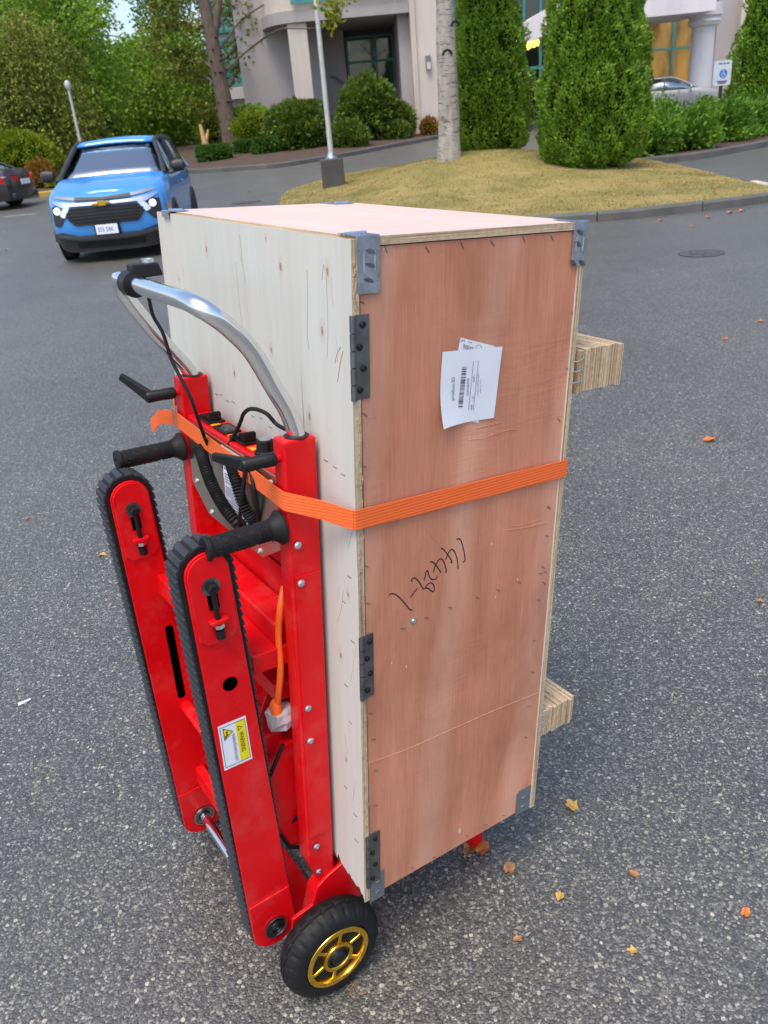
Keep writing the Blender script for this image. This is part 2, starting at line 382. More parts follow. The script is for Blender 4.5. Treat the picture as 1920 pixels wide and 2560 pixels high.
def np_mesh(name, verts, faces4, mat, parent=None, tri=False):
    k = 3 if tri else 4; me = bpy.data.meshes.new(name); nv, nf = len(verts), len(faces4)
    me.vertices.add(nv); me.vertices.foreach_set("co", np.asarray(verts, np.float32).ravel())
    me.loops.add(nf * k); me.loops.foreach_set("vertex_index", np.asarray(faces4, np.int32).ravel())
    me.polygons.add(nf); me.polygons.foreach_set("loop_start", np.arange(0, nf * k, k, dtype=np.int32))
    me.update(calc_edges=True)
    return link(name, me, mat, parent)
def leaves(name, pts, dirs, length, width, mat, parent=None, fold=.25, jit=.35):
    # one folded leaf (two quads-worth as a 4-vertex rhombus) at every point, pointing along dirs
    n = len(pts); d = dirs + RNG.normal(0, jit, (n, 3)); d /= np.linalg.norm(d, axis=1)[:, None] + 1e-9
    a = RNG.normal(0, 1, (n, 3)); s = np.cross(d, a); s /= np.linalg.norm(s, axis=1)[:, None] + 1e-9
    nn = np.cross(d, s); ln = length * RNG.uniform(.6, 1.35, (n, 1)); wd = width * RNG.uniform(.6, 1.3, (n, 1))
    v = np.empty((n, 4, 3)); v[:, 0] = pts; v[:, 1] = pts + d * ln * .5 + s * wd * .5 + nn * wd * fold
    v[:, 2] = pts + d * ln; v[:, 3] = pts + d * ln * .45 - s * wd * .5 + nn * wd * fold
    return np_mesh(name, v.reshape(-1, 3), np.arange(4 * n).reshape(n, 4), mat, parent)


# ================================================================== THE SETTING
ASPHALT = m_asphalt()
def grid_lines(a, b, fa, fb, fine, coarse):
    return np.unique(np.concatenate([np.linspace(a, fa, coarse), np.arange(fa, fb + 1e-6, fine), np.linspace(fb, b, coarse)]))
gx = grid_lines(-700, 700, -45, 45, 3.0, 12); gy = grid_lines(-400, 1500, -8, 75, 1.5, 12)
XX, YY = np.meshgrid(gx, gy); ZZ = terrain(XX, YY)
nx_, ny_ = len(gx), len(gy)
vv = np.stack([XX.ravel(), YY.ravel(), ZZ.ravel()], 1)
ff = [(j * nx_ + i, j * nx_ + i + 1, (j + 1) * nx_ + i + 1, (j + 1) * nx_ + i) for j in range(ny_ - 1) for i in range(nx_ - 1)]
ground = np_mesh("asphalt_ground", vv, ff, ASPHALT); tag(ground, "grey asphalt of the parking lot and driveways", kind='structure')

KERB = m_concrete("kerb_concrete", (.115, .112, .105), 2.5, .6)
KERBPALE = m_concrete("pale_kerb_concrete", (.55, .47, .38), 2.5, .75)
KERBYEL = m_concrete("yellow_kerb_paint", (.50, .34, .06), 2.5, .7)
def resample(pts, step):
    pts = [np.array(p[:2], float) for p in pts]; out = [pts[0]]; acc = 0.
    for a, b in zip(pts, pts[1:]):
        d = np.linalg.norm(b - a); n = max(1, int(round(d / step)))
        for k in range(1, n + 1): out.append(a + (b - a) * k / n)
    return out
def kerb(pts, name, label, stone=1.6, width=.16, height=.14, special=None, closed=False):
    root = bpy.data.objects.new(name, None); COL.objects.link(root); tag(root, label, kind='structure')
    sm = [q[:2] for q in spline([np.array([p[0], p[1], 0.]) for p in pts], 8)]
    sm = resample(sm, .3); dist = 0; seg = [sm[0]]; cnt = 0
    def flush(seg, cnt):
        if len(seg) < 2: return
        q = np.array(seg); tg = np.gradient(q, axis=0); tg /= np.linalg.norm(tg, axis=1)[:, None] + 1e-9
        q[0] += tg[0] * .008; q[-1] -= tg[-1] * .008
        nr = np.stack([-tg[:, 1], tg[:, 0]], 1); b = B(); vs = []; m = len(q); dh = random.uniform(-.006, .006)
        for i in range(m):
            z = float(terrain(*q[i])); 
            o, w = q[i] - nr[i] * width / 2, q[i] + nr[i] * width / 2
            oc, wc = q[i] - nr[i] * (width / 2 - .025), q[i] + nr[i] * (width / 2 - .025)
            vs += [(*o, z - .08), (*o, z + height - .03 + dh), (*oc, z + height + dh), (*wc, z + height + dh), (*w, z + height - .03 + dh), (*w, z - .08)]
        fs = [(i * 6 + k, (i + 1) * 6 + k, (i + 1) * 6 + (k + 1) % 6, i * 6 + (k + 1) % 6) for i in range(m - 1) for k in range(6)]
        fs += [tuple(range(6)), tuple(range((m - 1) * 6, m * 6))]
        mt = KERB
        if special and cnt in special: mt = special[cnt]
        b.add(vs, fs).build("kerb_stone", mt, root)
    for a, c in zip(sm, sm[1:]):
        dist += np.linalg.norm(c - a); seg.append(c)
        if dist >= stone: flush(seg, cnt); cnt += 1; seg = [c]; dist = 0
    flush(seg, cnt); return root

# ---- the grassy island with its mound
ISL = [(-1.75, 19.6), (-1.5, 17.2), (-.6, 14.6), (1.0, 13.1), (3.5, 12.45), (4.64, 12.52), (5.75, 12.75), (6.35, 13.0), (6.75, 13.55), (6.85, 14.4), (7.0, 16.5), (7.1, 19), (6.9, 22), (6.0, 24.5), (4, 26), (1.5, 26.2), (-.2, 25.2), (-1.3, 23.3), (-1.75, 21.3), (-1.75, 19.6)]
isl = np.array([q[:2] for q in spline([np.array([*p, 0.]) for p in ISL], 6)])
def lawn_z(x, y):
    return terrain(x, y) + .11 + .60 * np.exp(-((x - 3.1) / 2.9) ** 2 - ((y - 20.8) / 3.9) ** 2)
def inside(px, py, poly):
    c = np.zeros(px.shape, bool); n = len(poly); j = n - 1
    for i in range(n):
        xi, yi = poly[i]; xj, yj = poly[j]
        cond = ((yi > py) != (yj > py)) & (px < (xj - xi) * (py - yi) / (yj - yi + 1e-12) + xi)
        c ^= cond; j = i
    return c
LAWN = m_lawn()
cen = np.array([2.8, 19.6]); rings = 26; vs = [(*cen, float(lawn_z(*cen)))]; m = len(isl) - 1
for r_ in range(1, rings + 1):
    for i in range(m):
        q = cen + (isl[i] - cen) * (r_ / rings) * .992
        vs.append((q[0], q[1], float(lawn_z(*q)) + random.uniform(-.012, .012)))
fs = [(0, 1 + i, 1 + (i + 1) % m) for i in range(m)]
for r_ in range(rings - 1):
    o, u = 1 + r_ * m, 1 + (r_ + 1) * m
    fs += [(o + i, u + i, u + (i + 1) % m, o + (i + 1) % m) for i in range(m)]
me = bpy.data.meshes.new("island_lawn"); me.from_pydata(vs, [], fs)
lawn = link("island_lawn", me, LAWN, None, True); tag(lawn, "low mound of dry yellowed grass on the traffic island", kind='structure')
kerb(ISL, "island_kerb", "concrete kerb round the grassy island", 1.55, special={8: KERBPALE})
# grass blades over the mound
ng = 110000; gx_ = RNG.uniform(-2, 7.3, ng); gy_ = RNG.uniform(12, 26.5, ng); keep = inside(gx_, gy_, cen + (isl - cen) * .985); gx_, gy_ = gx_[keep], gy_[keep]
pts = np.stack([gx_, gy_, lawn_z(gx_, gy_) - .012], 1); dr = np.tile([0, 0, 1.], (len(pts), 1))
GRASS = m_leaf("dry_grass_blades", [(.13, .135, .028), (.22, .19, .05), (.31, .245, .08), (.40, .31, .12)], .3, .7, .8)
gr = leaves("grass", pts, dr, .036, .010, GRASS, None, .1, .75); tag(gr, "short dry grass blades covering the island mound", "grass", kind='stuff')

# ---- planted bed in front of the building (left) and bed on the right
MULCH = m_concrete("bark_mulch", (.085, .052, .035), 5, .5)
bl = [G(405, 374), G(440, 374), G(520, 368), G(600, 362), G(690, 348), G(760, 336), G(850, 318), G(945, 300)]
bed_front = [(p[0], p[1]) for p in bl] + [(9.5, 47.5)]
bed_poly = [(-10.0, 47.0)] + bed_front + [(11, 50.5), (-9.5, 50.5)]
def bed(poly, name, label, h, cx=None, hill=0.):
    c = np.mean(np.array(poly), 0); n = len(poly); vs = [(c[0], c[1], float(terrain(*c)) + h + hill)]
    ring = 6
    for k in range(1, ring + 1):
        for q in poly:
            p = c + (np.array(q) - c) * k / ring; vs.append((p[0], p[1], float(terrain(*p)) + h + hill * (1 - (k / ring) ** 2) + random.uniform(-.02, .02)))
    fs = [(0, 1 + i, 1 + (i + 1) % n) for i in range(n)]
    for k in range(ring - 1):
        o, u = 1 + k * n, 1 + (k + 1) * n; fs += [(o + i, u + i, u + (i + 1) % n, o + (i + 1) % n) for i in range(n)]
    me = bpy.data.meshes.new(name); me.from_pydata(vs, [], fs); o = link(name, me, MULCH, None, True); return tag(o, label, kind='structure')
bed(bed_poly, "planting_bed", "brown mulch bed in front of the building", .12, hill=.12)
kerb(bed_front, "bed_kerb", "low kerb along the mulch bed", 2.4, .2, .16)
rb = [G(1330, 362), G(1395, 356), G(1500, 345), G(1590, 329), G(1670, 312)]
rb_front = [(p[0], p[1]) for p in rb] + [(17, 29.5)]
bed(rb_front + [(17, 30.2), (rb[0][0] + .3, rb[0][1] + 5)], "hedge_bed", "mulch bed under the juniper hedge", .12)
kerb(rb_front, "hedge_kerb", "concrete kerb in front of the juniper hedge", 2.6, .18, .17)
lb = [(-18, 26.6), (-13, 27.6), (-10.2, 28.3), (-8.9, 29.4), (-8.7, 31), (-9.0, 34)]
bed(lb + [(-16, 40), (-26, 38)], "corner_bed", "planted bed beside the parked black car", .12)
kerb(lb, "corner_kerb", "kerb round the planted bed beside the black car", 1.9, .18, .15, special={4: KERBYEL})

# ---- markings and iron covers
LINE = simple("worn_white_line", (.36, .36, .35), .8, 0, .35, 5)
a, b_ = G(12, 468), G(78, 462)
d = (b_ - a); d /= np.linalg.norm(d); w = np.cross([0, 0, 1], d) * .06
ln = B().add([a - w, b_ - w, b_ + w, a + w], [(0, 1, 2, 3)]); ln.v = [(x, y, float(terrain(x, y)) + .004) for x, y, z in ln.v]
tag(ln.build("parking_line", LINE), "faded white parking line on the asphalt behind the black car", kind='structure')
IRON = simple("cast_iron", (.075, .073, .07), .7, .2, .3, 12, .2)
for (vx, vy, r_, lab) in ((532, 437, .38, "round iron manhole cover on the driveway near the blue car"), (1515, 548, .24, "dark round iron cover on the asphalt in front of the island kerb")):
    c = G(vx, vy); b = B(); b.lathe([(.002, r_), (.008, r_), (.008, r_ - .03), (.005, r_ - .035), (.005, r_ - .05), (.009, r_ - .055), (.009, 0)], (0, 0, 0), 'z', 28)
    t_ = thing("manhole_cover", lab, "manhole cover", c); b.build("cover_plate", IRON, t_)
    b = B()
    for k in range(8):
        an = k * math.pi / 4; b.box(r_ * .35 * math.cos(an) - .03, r_ * .35 * math.cos(an) + .03, r_ * .35 * math.sin(an) - .03, r_ * .35 * math.sin(an) + .03, .009, .012)
    b.build("tread_pattern", IRON, t_)

# ================================================================== BUILDING
CREAM = m_stucco("cream_stucco", (.56, .49, .43)); MAUVE = m_stucco("mauve_grey_stucco", (.40, .365, .355)); SHADE = m_stucco("shaded_soffit_stucco", (.36, .33, .31))  # SHADE is stucco with the shade under the overhang put into its colour
WHITEW = m_stucco("white_canopy_paint", (.66, .63, .64))
TEAL = simple("teal_frame_paint", (.055, .23, .22), .45, .1, .1, 3)
DARKGREEN = simple("dark_green_panel", (.012, .03, .028), .4, 0, .2, 3)
def glass(name, col, rough=.04):
    t = NT(name); v = t.coord(); n = t.noise(v, .6, 3); t.base(t.ramp(n, [(.3, tuple(c * .7 for c in col)), (.7, tuple(c * 1.3 for c in col))]))
    t.p(Roughness=rough); t.b.inputs["Specular IOR Level"].default_value = .9; t.bump(t.noise(v, .7, 2), .05, .05); return t.m
GLASSG = glass("green_window_glass", (.012, .035, .030)); GLASST = glass("teal_bright_glass", (.06, .24, .25)); GLASSD = glass("dark_lobby_glass", (.008, .010, .011))
def m_lit(name, c1, c2, s):
    t = NT(name); n = t.noise(t.coord((1, 1, .3)), 1.3, 4, .6); c = t.ramp(n, [(.35, c1), (.65, c2)])
    t.base((.02, .015, .01)); t.set(t.b.inputs["Emission Color"], c); t.b.inputs["Emission Strength"].default_value = s; t.p(Roughness=.05); return t.m
AMBER = m_lit("amber_lit_window", (.10, .055, .012), (.50, .28, .06), .42)
bld = thing("office_building", "cream and mauve office building with green glazed entrance behind the bushes", "building", (3, 44, .9))
BO = np.array([3, 44, .9])
def brect(name, v0, v1, Y0, Y1, mat, parent=bld, zb=None, zt=None, bevel=0.):
    """axis-aligned block whose front face (at Y0) covers the pixel box v0..v1"""
    a, c = P(v0[0], v0[1], Y0), P(v1[0], v1[1], Y0)
    x0, x1 = sorted((a[0], c[0])); z0, z1 = sorted((a[2], c[2]))
    if zb is not None: z0 = zb
    if zt is not None: z1 = zt
    o = np.array(BO); 
    return B().box(x0 - o[0], x1 - o[0], Y0 - o[1], Y1 - o[1], z0 - o[2], z1 - o[2]).build(name, mat, parent, bevel=bevel)
def bx(name, x0, x1, y0, y1, z0, z1, mat, parent=bld, bevel=0.):
    o = BO; return B().box(x0 - o[0], x1 - o[0], y0 - o[1], y1 - o[1], z0 - o[2], z1 - o[2]).build(name, mat, parent, bevel=bevel)
X = lambda vx, vy, Y: P(vx, vy, Y)[0]
Z = lambda vx, vy, Y: P(vx, vy, Y)[2]
xl = X(532, 240, 43); xr = X(748, 120, 46.5)
ztop = 12.0
bx("wall", xl, X(690, 120, 43), 43, 50, .2, ztop, MAUVE)                                    # big mauve wall
bx("wall", X(690, 120, 43), X(745, 120, 45), 45, 50, .2, ztop, MAUVE)                       # recessed wall
# projecting upper storey with a rounded end (its underside is the soffit)
zs = Z(590, 55, 41); pl = []
x0s, x1s = X(556, 45, 41), X(893, 30, 41)
for k in range(9):
    an = math.pi / 2 + math.pi / 2 * k / 8; pl.append((x0s + 2.2 + 2.2 * math.cos(an) - BO[0], 43.4 - 2.6 - 2.4 * 0 + 0 - 2.2 * math.sin(an) * 0 - BO[1]))
pl = [(x0s - BO[0], 43.2 - BO[1])] + [(x0s + 1.6 * (1 - math.cos(a_)) - BO[0], 43.2 - 2.6 * math.sin(a_) - BO[1]) for a_ in np.linspace(.15, math.pi / 2, 8)] + [(x1s - BO[0], 40.6 - BO[1]), (x1s - BO[0], 49 - BO[1]), (x0s + 1.6 - BO[0], 49 - BO[1])]
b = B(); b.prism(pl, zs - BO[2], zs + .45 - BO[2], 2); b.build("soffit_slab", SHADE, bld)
pl2 = [(u * 1.0 + (0.12 if i < 9 else 0), w + .1) for i, (u, w) in enumerate(pl)]
b = B(); b.prism(pl2, zs + .45 - BO[2], ztop - BO[2], 2); b.build("upper_wall", CREAM, bld)
bx("fascia", X(627, 4, 40.5), x1s - .3, 40.48, 40.56, Z(640, 9, 40.5) , Z(640, 9, 40.5) + .3, TEAL)
# cream pillar
pa = P(648, 120, 40.8); bx("pillar", pa[0] - .42, pa[0] + .42, 40.75, 41.6, .3, zs - .004, CREAM, bevel=.03)
# glazed window of four panes in a dark surround, door opening
yw = 46.2
wx0, wx1 = X(746, 120, yw), X(868, 120, yw); wz0, wz1 = Z(800, 206, yw), Z(800, 50, yw)
bx("window_surround", wx0 - .05, wx1 + .3, yw + .1, yw + .5, wz0 - .3, wz1 + 2.5, DARKGREEN)
win = bx("window", wx0, wx1, yw - .02, yw + .098, wz0 - .32, wz0, TEAL)
pxs = [X(750, 120, yw), X(812, 120, yw), X(850, 120, yw)]; pzs = [Z(800, 200, yw), Z(800, 132, yw), Z(800, 78, yw)]
for i in range(2):
    for j in range(2):
        bx("pane", pxs[i] + .06, pxs[i + 1] - .06, yw + .04, yw + .08, pzs[j] + .06, pzs[j + 1] - .06, GLASSG, win)
for x in pxs: bx("mullion", x - .06, x + .06, yw - .02, yw + .09, pzs[0], pzs[-1], TEAL, win)
for z in pzs: bx("transom", pxs[0], pxs[-1], yw - .015, yw + .085, z - .06, z + .06, TEAL, win)
bx("wall_under_window", wx0, X(832, 200, yw), yw + .03, 50, .3, wz0 - .322, MAUVE)
bx("door_recess", X(832, 200, yw) , wx1 + .3, yw + .2, 50, .3, wz0 - .322, DARKGREEN)
bx("door_jamb", X(862, 200, 45.5), X(866, 200, 45.5), 45.4, 45.6, .3, wz0 - .322, MAUVE)
# pipe / awning arm and wall vent on the recessed wall
vt = P(798, 200, 44.9)
b = B(); q = P(690, 173, 44.95); b.box(q[0] - .3 - BO[0], q[0] + .3 - BO[0], -.09 + 44.99 - BO[1], 44.99 - BO[1], q[2] - .16 - BO[2], q[2] + .16 - BO[2]); b.build("wall_vent", GREYBR, bld, bevel=.02)
b = B(); b.tube([P(715, 165, 44.8) - BO, P(722, 165, 44.8) - BO, P(745, 182, 44.8) - BO], .035, 8); b.build("handrail", GREYBR, bld)
# right pier with sconce
px0, px1 = X(892, 150, 40.4), X(985, 150, 40.4)
bx("pier", px0, px1, 40.4, 50, .3, ztop, CREAM, bevel=.02)
bx("pier_side_reveal", px0 - .5, px0 - .002, 41.2, 50, .3, zs - .004, MAUVE)
q = P(925, 133, 40.3); sc_ = bx("wall_sconce", q[0] - .11, q[0] + .11, 40.24, 40.398, q[2] - .3, q[2] + .26, GREYBR, bevel=.03)
bx("sconce_lens", q[0] - .07, q[0] + .09, 40.2, 40.238, q[2] - .3, q[2] - .02, CREAM, sc_)
bx("downpipe", px0 + .12, px0 + .2, 40.3, 40.395, .4, ztop, CREAM)
# left wing: teal ribbon windows and white band
yl = 47.0
bx("wing_wall", X(476, 150, yl), xl - .002, yl + .3, 52, Z(510, 240, yl), ztop, WHITEW)
for (ya, yb_) in ((-60, 62), (84, 184)):
    x0, x1 = X(470, ya, yl), X(530, yb_, yl); z0, z1 = Z(505, yb_, yl), Z(505, ya, yl)
    w_ = bx("window", X(476, 150, yl), xl - .01, yl + .1, yl + .296, z0 - .12, z0, TEAL)
    for k in range(2):
        xa = xl - .1 - (k + 1) * .95; bx("pane", xa + .05, xa + .9, yl + .14, yl + .24, z0, z1, GLASST, w_)
        bx("mullion", xa - .05, xa + .05, yl + .08, yl + .27, z0, z1, TEAL, w_)
    bx("transom", X(476, 150, yl), xl - .01, yl + .085, yl + .265, z0 + .75, z0 + .83, TEAL, w_)
bx("band", X(476, 150, yl), xl - .003, yl, yl + .29, Z(510, 214, yl), Z(510, 188, yl), WHITEW)
# entrance: dark lobby glass, swept canopy, doors
ye = 45.0
bx("lobby_wall", px1 + .002, X(1640, 100, ye + 2), ye + 2, 52, .3, ztop, MAUVE)
for k, (va, vb) in enumerate(((986, 1060), (1062, 1130), (1132, 1165), (1167, 1220), (1222, 1300))):
    x0, x1 = X(va, 150, ye), X(vb, 150, ye); w_ = bx("window", x0, x1, ye, ye + .06, .6, 9.0, GLASSD)
    bx("mullion", x0 - .07, x0 + .05, ye - .08, ye - .003, .6, 9.0, TEAL, w_)
    bx("transom", x0 + .052, x1, ye - .06, ye - .003, 3.2, 3.34, TEAL, w_)
for k, (va, vb, vy) in enumerate(((1133, 1150, 145), (1133, 1152, 168), (1152, 1165, 160))):
    x0, x1 = X(va, vy, ye), X(vb, vy, ye); z0 = Z(va, vy, ye)
CARD = simple("glass_poster_paper", (.35, .45, .48), .5, 0, .15, 4)
for (va, vb, ya, yb_) in ((1131, 1136, 155, 180), (1139, 1147, 154, 164), (1148, 1150, 165, 178)):
    bx("door_notice", X(va, ya, ye), X(vb, ya, ye), ye - .05, ye - .03, Z(va, yb_, ye), Z(va, ya, ye), CARD)
# canopy: rises from lower left to upper right
def quadpr(name, vpts, Y0, Y1, mat):
    ps = [P(vx, vy, Y0) for vx, vy in vpts]; b = B(); b.prism([(p_[0] - BO[0], p_[2] - BO[2]) for p_ in ps], Y0 - BO[1], Y1 - BO[1], 1); return b.build(name, mat, bld)
quadpr("canopy", [(1108, 105), (1140, 92), (1185, 72), (1240, 55), (1300, 45), (1390, 38), (1546, 22), (1552, -60), (1300, -30), (1230, -6), (1185, 16), (1150, 38), (1112, 62)], 37.5, 41.5, WHITEW)
WARM = m_emit("warm_lamp", (1.0, .62, .06), 2.6)
for (vx, vy) in ((1131, 99), (1141, 101), (1147, 97), (1154, 96), (1161, 93)):
    q = P(vx, vy, 42.5); l_ = thing("ceiling_lamp", "small warm lit lamp under the entrance canopy", "lamp", q, "lamps under the canopy")
    B().cyl((0, 0, .22), (0, 0, .5), .02, 8).build("stem", TEAL, l_)
    B().lathe([(-.12, .02), (-.08, .06), (.05, .075), (.2, .04), (.22, 0)], (0, 0, 0), 'z', 12).build("bulb", WARM, l_, True)
q = P(1127, 166, 44.6); l_ = thing("wall_lamp", "yellow glowing lamp beside the entrance doors", "lamp", q)
B().lathe([(-.2, .03), (-.15, .16), (.1, .18), (.2, .08), (.22, 0)], (0, 0, 0), 'z', 14).build("globe", m_emit("yellow_lamp", (1, .85, .05), 2.2), l_, True)
B().cyl((0, .02, -.1), (0, .38, -.1), .03, 8).build("bracket", TEAL, l_)
# amber lit windows right
yr = 43.0
xs = [X(v_, 130, yr) for v_ in (1388, 1450, 1500, 1542)]; zr0 = .9; zr1 = Z(1450, 30, yr)
for k in range(3):
    w_ = bx("window", xs[k], xs[k + 1], yr, yr + .06, zr0, zr1, AMBER)
    bx("mullion", xs[k] - .06, xs[k] + .06, yr - .1, yr - .003, zr0, zr1, TEAL, w_)
    bx("transom", xs[k] + .062, xs[k + 1] - .062, yr - .08, yr - .003, Z(1450, 108, yr), Z(1450, 103, yr), TEAL, w_)
bx("wall", X(1545, 100, 41.5), X(1585, 100, 41.5), 41.5, 50, .3, ztop, MAUVE); bx("wall", X(1585, 100, 41.5), 27, 41.0, 50, .3, ztop, CREAM)
q = P(1508, 215, 39.2); zt = Z(1508, 60, 39.2)
cl = B(); cl.lathe([(0, .62), (.3, .62), (.32, .52), (zt - .6, .46), (zt - .55, .6), (zt - .4, .68), (zt - .25, .6), (zt - .2, .72), (zt + .2, .74), (zt + .25, .5)], (q[0] - BO[0], 39.2 - BO[1], .6 - BO[2]), 'z', 28)
cl.build("column", WHITEW, bld, True)

# ================================================================== VEGETATION
BIRCH = m_bark("birch_bark", [(.20, .17, .14), (.36, .33, .29), (.50, .47, .42)], (5, 5, 1.6), True)
BARK = m_bark("brown_conifer_bark", [(.05, .035, .026), (.11, .078, .058), (.18, .13, .10)], (7, 7, 2.2))
DARKBARK = m_bark("dark_bark", [(.02, .016, .012), (.05, .04, .03)], (8, 8, 2))
M_THUJA = m_leaf("thuja_sprays", [(.040, .090, .010), (.12, .235, .022), (.215, .37, .04), (.33, .48, .07)], .2, .6, 2.5)
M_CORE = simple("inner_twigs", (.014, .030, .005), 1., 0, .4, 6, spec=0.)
M_MAPLE = m_leaf("maple_leaves", [(.045, .10, .012), (.125, .235, .024), (.24, .38, .045), (.40, .50, .09)], .4, .5, .35)
M_DEEP = m_leaf("deep_green_leaves", [(.022, .055, .012), (.05, .115, .02), (.09, .18, .03), (.14, .23, .045)], .35, .5, .35)
M_CONIF = m_leaf("conifer_needles", [(.03, .055, .01), (.11, .145, .02), (.23, .25, .04), (.36, .34, .07)], .3, .6, .4)
M_RHODO = m_leaf("rhododendron_leaves", [(.03, .06, .010), (.07, .12, .018), (.135, .20, .03), (.22, .27, .05)], .25, .4, 1.0)
M_YELLOWG = m_leaf("yellow_green_leaves", [(.07, .12, .008), (.14, .20, .012), (.24, .28, .02), (.33, .34, .04)], .35, .5, .8)
M_RUST = m_leaf("rusty_autumn_leaves", [(.10, .045, .012), (.22, .10, .02), (.33, .17, .035), (.28, .22, .05)], .35, .6, 1.2)
M_JUN = m_leaf("juniper_sprays", [(.025, .065, .01), (.075, .17, .016), (.15, .30, .03), (.25, .42, .055)], .25, .55, 1.1)

def bumps(u, w, seed, k=26):
    rg = np.random.default_rng(seed); out = np.zeros_like(u)
    for i in range(k):
        a, b, ph = rg.normal(0, 5), rg.normal(0, 5), rg.uniform(0, 6.28); out += np.sin(a * u + b * w + ph)
    return out / math.sqrt(k)
def thuja(base, h, rmax, label, seed, n=15000, spray=.11, lean=0.):
    t_ = thing("thuja_tree", label, "conifer", base, "clipped columnar thujas")
    rg = np.random.default_rng(seed)
    prof = lambda s: rmax * np.interp(s, [0, .03, .10, .22, .45, .7, .88, 1], [.60, .86, .98, 1., .86, .60, .32, .04])
    an = rg.uniform(0, 2 * math.pi, n); s = rg.uniform(0, 1, n) ** 1.12
    rr = prof(s); bp = bumps(an * 1.6, s * h * 1.0, seed) * .06 + bumps(an * 3.2, s * h * 1.6, seed + 1) * .085
    r = rr + bp - rg.exponential(.035, n)
    pts = np.stack([r * np.cos(an), r * np.sin(an), s * h], 1)
    dr = np.stack([np.cos(an) * .75, np.sin(an) * .75, np.full(n, .8)], 1)
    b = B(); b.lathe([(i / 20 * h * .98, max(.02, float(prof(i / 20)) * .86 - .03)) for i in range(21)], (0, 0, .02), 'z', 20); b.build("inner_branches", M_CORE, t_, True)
    leaves("crown", pts, dr, spray, spray * .55, M_THUJA, t_, .3, .45)
    B().tube([(0, 0, -.15), (0, 0, h * .5)], [.12, .05], 10).build("trunk", DARKBARK, t_)
    return t_
def lz(x, y): return float(lawn_z(np.float64(x), np.float64(y)))
def on_lawn(vx, vy):
    d = ray(vx, vy)
    for y in np.arange(12.5, 27, .02):
        q = CAM + d * (y / d[1])
        if q[2] < lawn_z(q[0], q[1]): return q
    return None
c1 = P(1277, 342, 18.6); c1[2] = lz(c1[0], c1[1]) - .06
thuja(c1, 5.9, 1.07, "broad clipped green thuja column on the mound beside the juniper hedge", 11, 64000, .072)
c2 = P(1061, 320, 22.4); c2[2] = lz(c2[0], c2[1]) - .06
thuja(c2, 5.4, .93, "slim clipped green thuja column just behind the pale tree trunk", 12, 40000, .075)
c3 = P(1655, 310, 27.0); c3[2] = float(terrain(c3[0], c3[1])) + .1
thuja(c3, 5.6, 1.25, "thuja at the end of the juniper hedge beside the parking sign", 13, 32000, .092)

# birch trunk on the mound
bb = P(970, 336, 20.2); bb[2] = lz(bb[0], bb[1])
bt = thing("birch_tree", "pale grey tree trunk with dark scars standing on the grassy mound", "tree", bb)
tp = P(961, 0, 20.2) - bb
pth = spline([(0, 0, -.25), (0.0, 0, .02), tp * .3 + np.array([.02, 0, 0]), tp * .65, tp, tp * 1.9, tp * 2.6], 8)
rad = np.interp(np.linspace(0, 1, len(pth)), [0, .15, .25, .6, 1], [.34, .29, .245, .205, .10])
B().tube(pth, list(rad), 18).build("trunk", BIRCH, bt, True)
kn = B()
for (vx, vy, s) in ((966, 118, 1.2), (983, 55, 1.0)):
    q = P(vx, vy, 20.0) - bb; q[1] = -.235
    kn = B(); kn.add([(q[0] + s * .10 * math.cos(a) , q[1] - .03 + .04 * abs(math.cos(a)), q[2] + s * .09 * math.sin(a)) for a in np.linspace(0, math.pi, 9)] + [(q[0] + s * .06 * math.cos(a), q[1] - .005 + .04 * abs(math.cos(a)), q[2] - .03 + s * .075 * math.sin(a)) for a in np.linspace(0, math.pi, 9)], [(i, i + 1, i + 10, i + 9) for i in range(8)]); kn.build("branch_scar", DARKBARK, bt)
lim = B()
for k in range(9):
    st = np.array(pth[-1]) * (.62 + .04 * k); an = k * 2.4
    e = st + np.array([1.6 * math.cos(an), 1.6 * math.sin(an), 1.1]); lim.tube(spline([st, (st + e) / 2 + np.array([0, 0, .1]), e], 4), [.06 - .045 * i / 8 for i in range(9)], 7)
lim.build("limbs", BIRCH, bt, True)
pts = []
for k in range(60):
    c = np.array(pth[-1]) * random.uniform(.7, 1.05) + RNG.normal(0, 1, 3) * np.array([1.3, 1.3, .5]); pts.append(c + RNG.normal(0, .35, (60, 3)))
pts = np.concatenate(pts); leaves("crown", pts, RNG.normal(0, 1, (len(pts), 3)), .09, .065, M_MAPLE, bt)

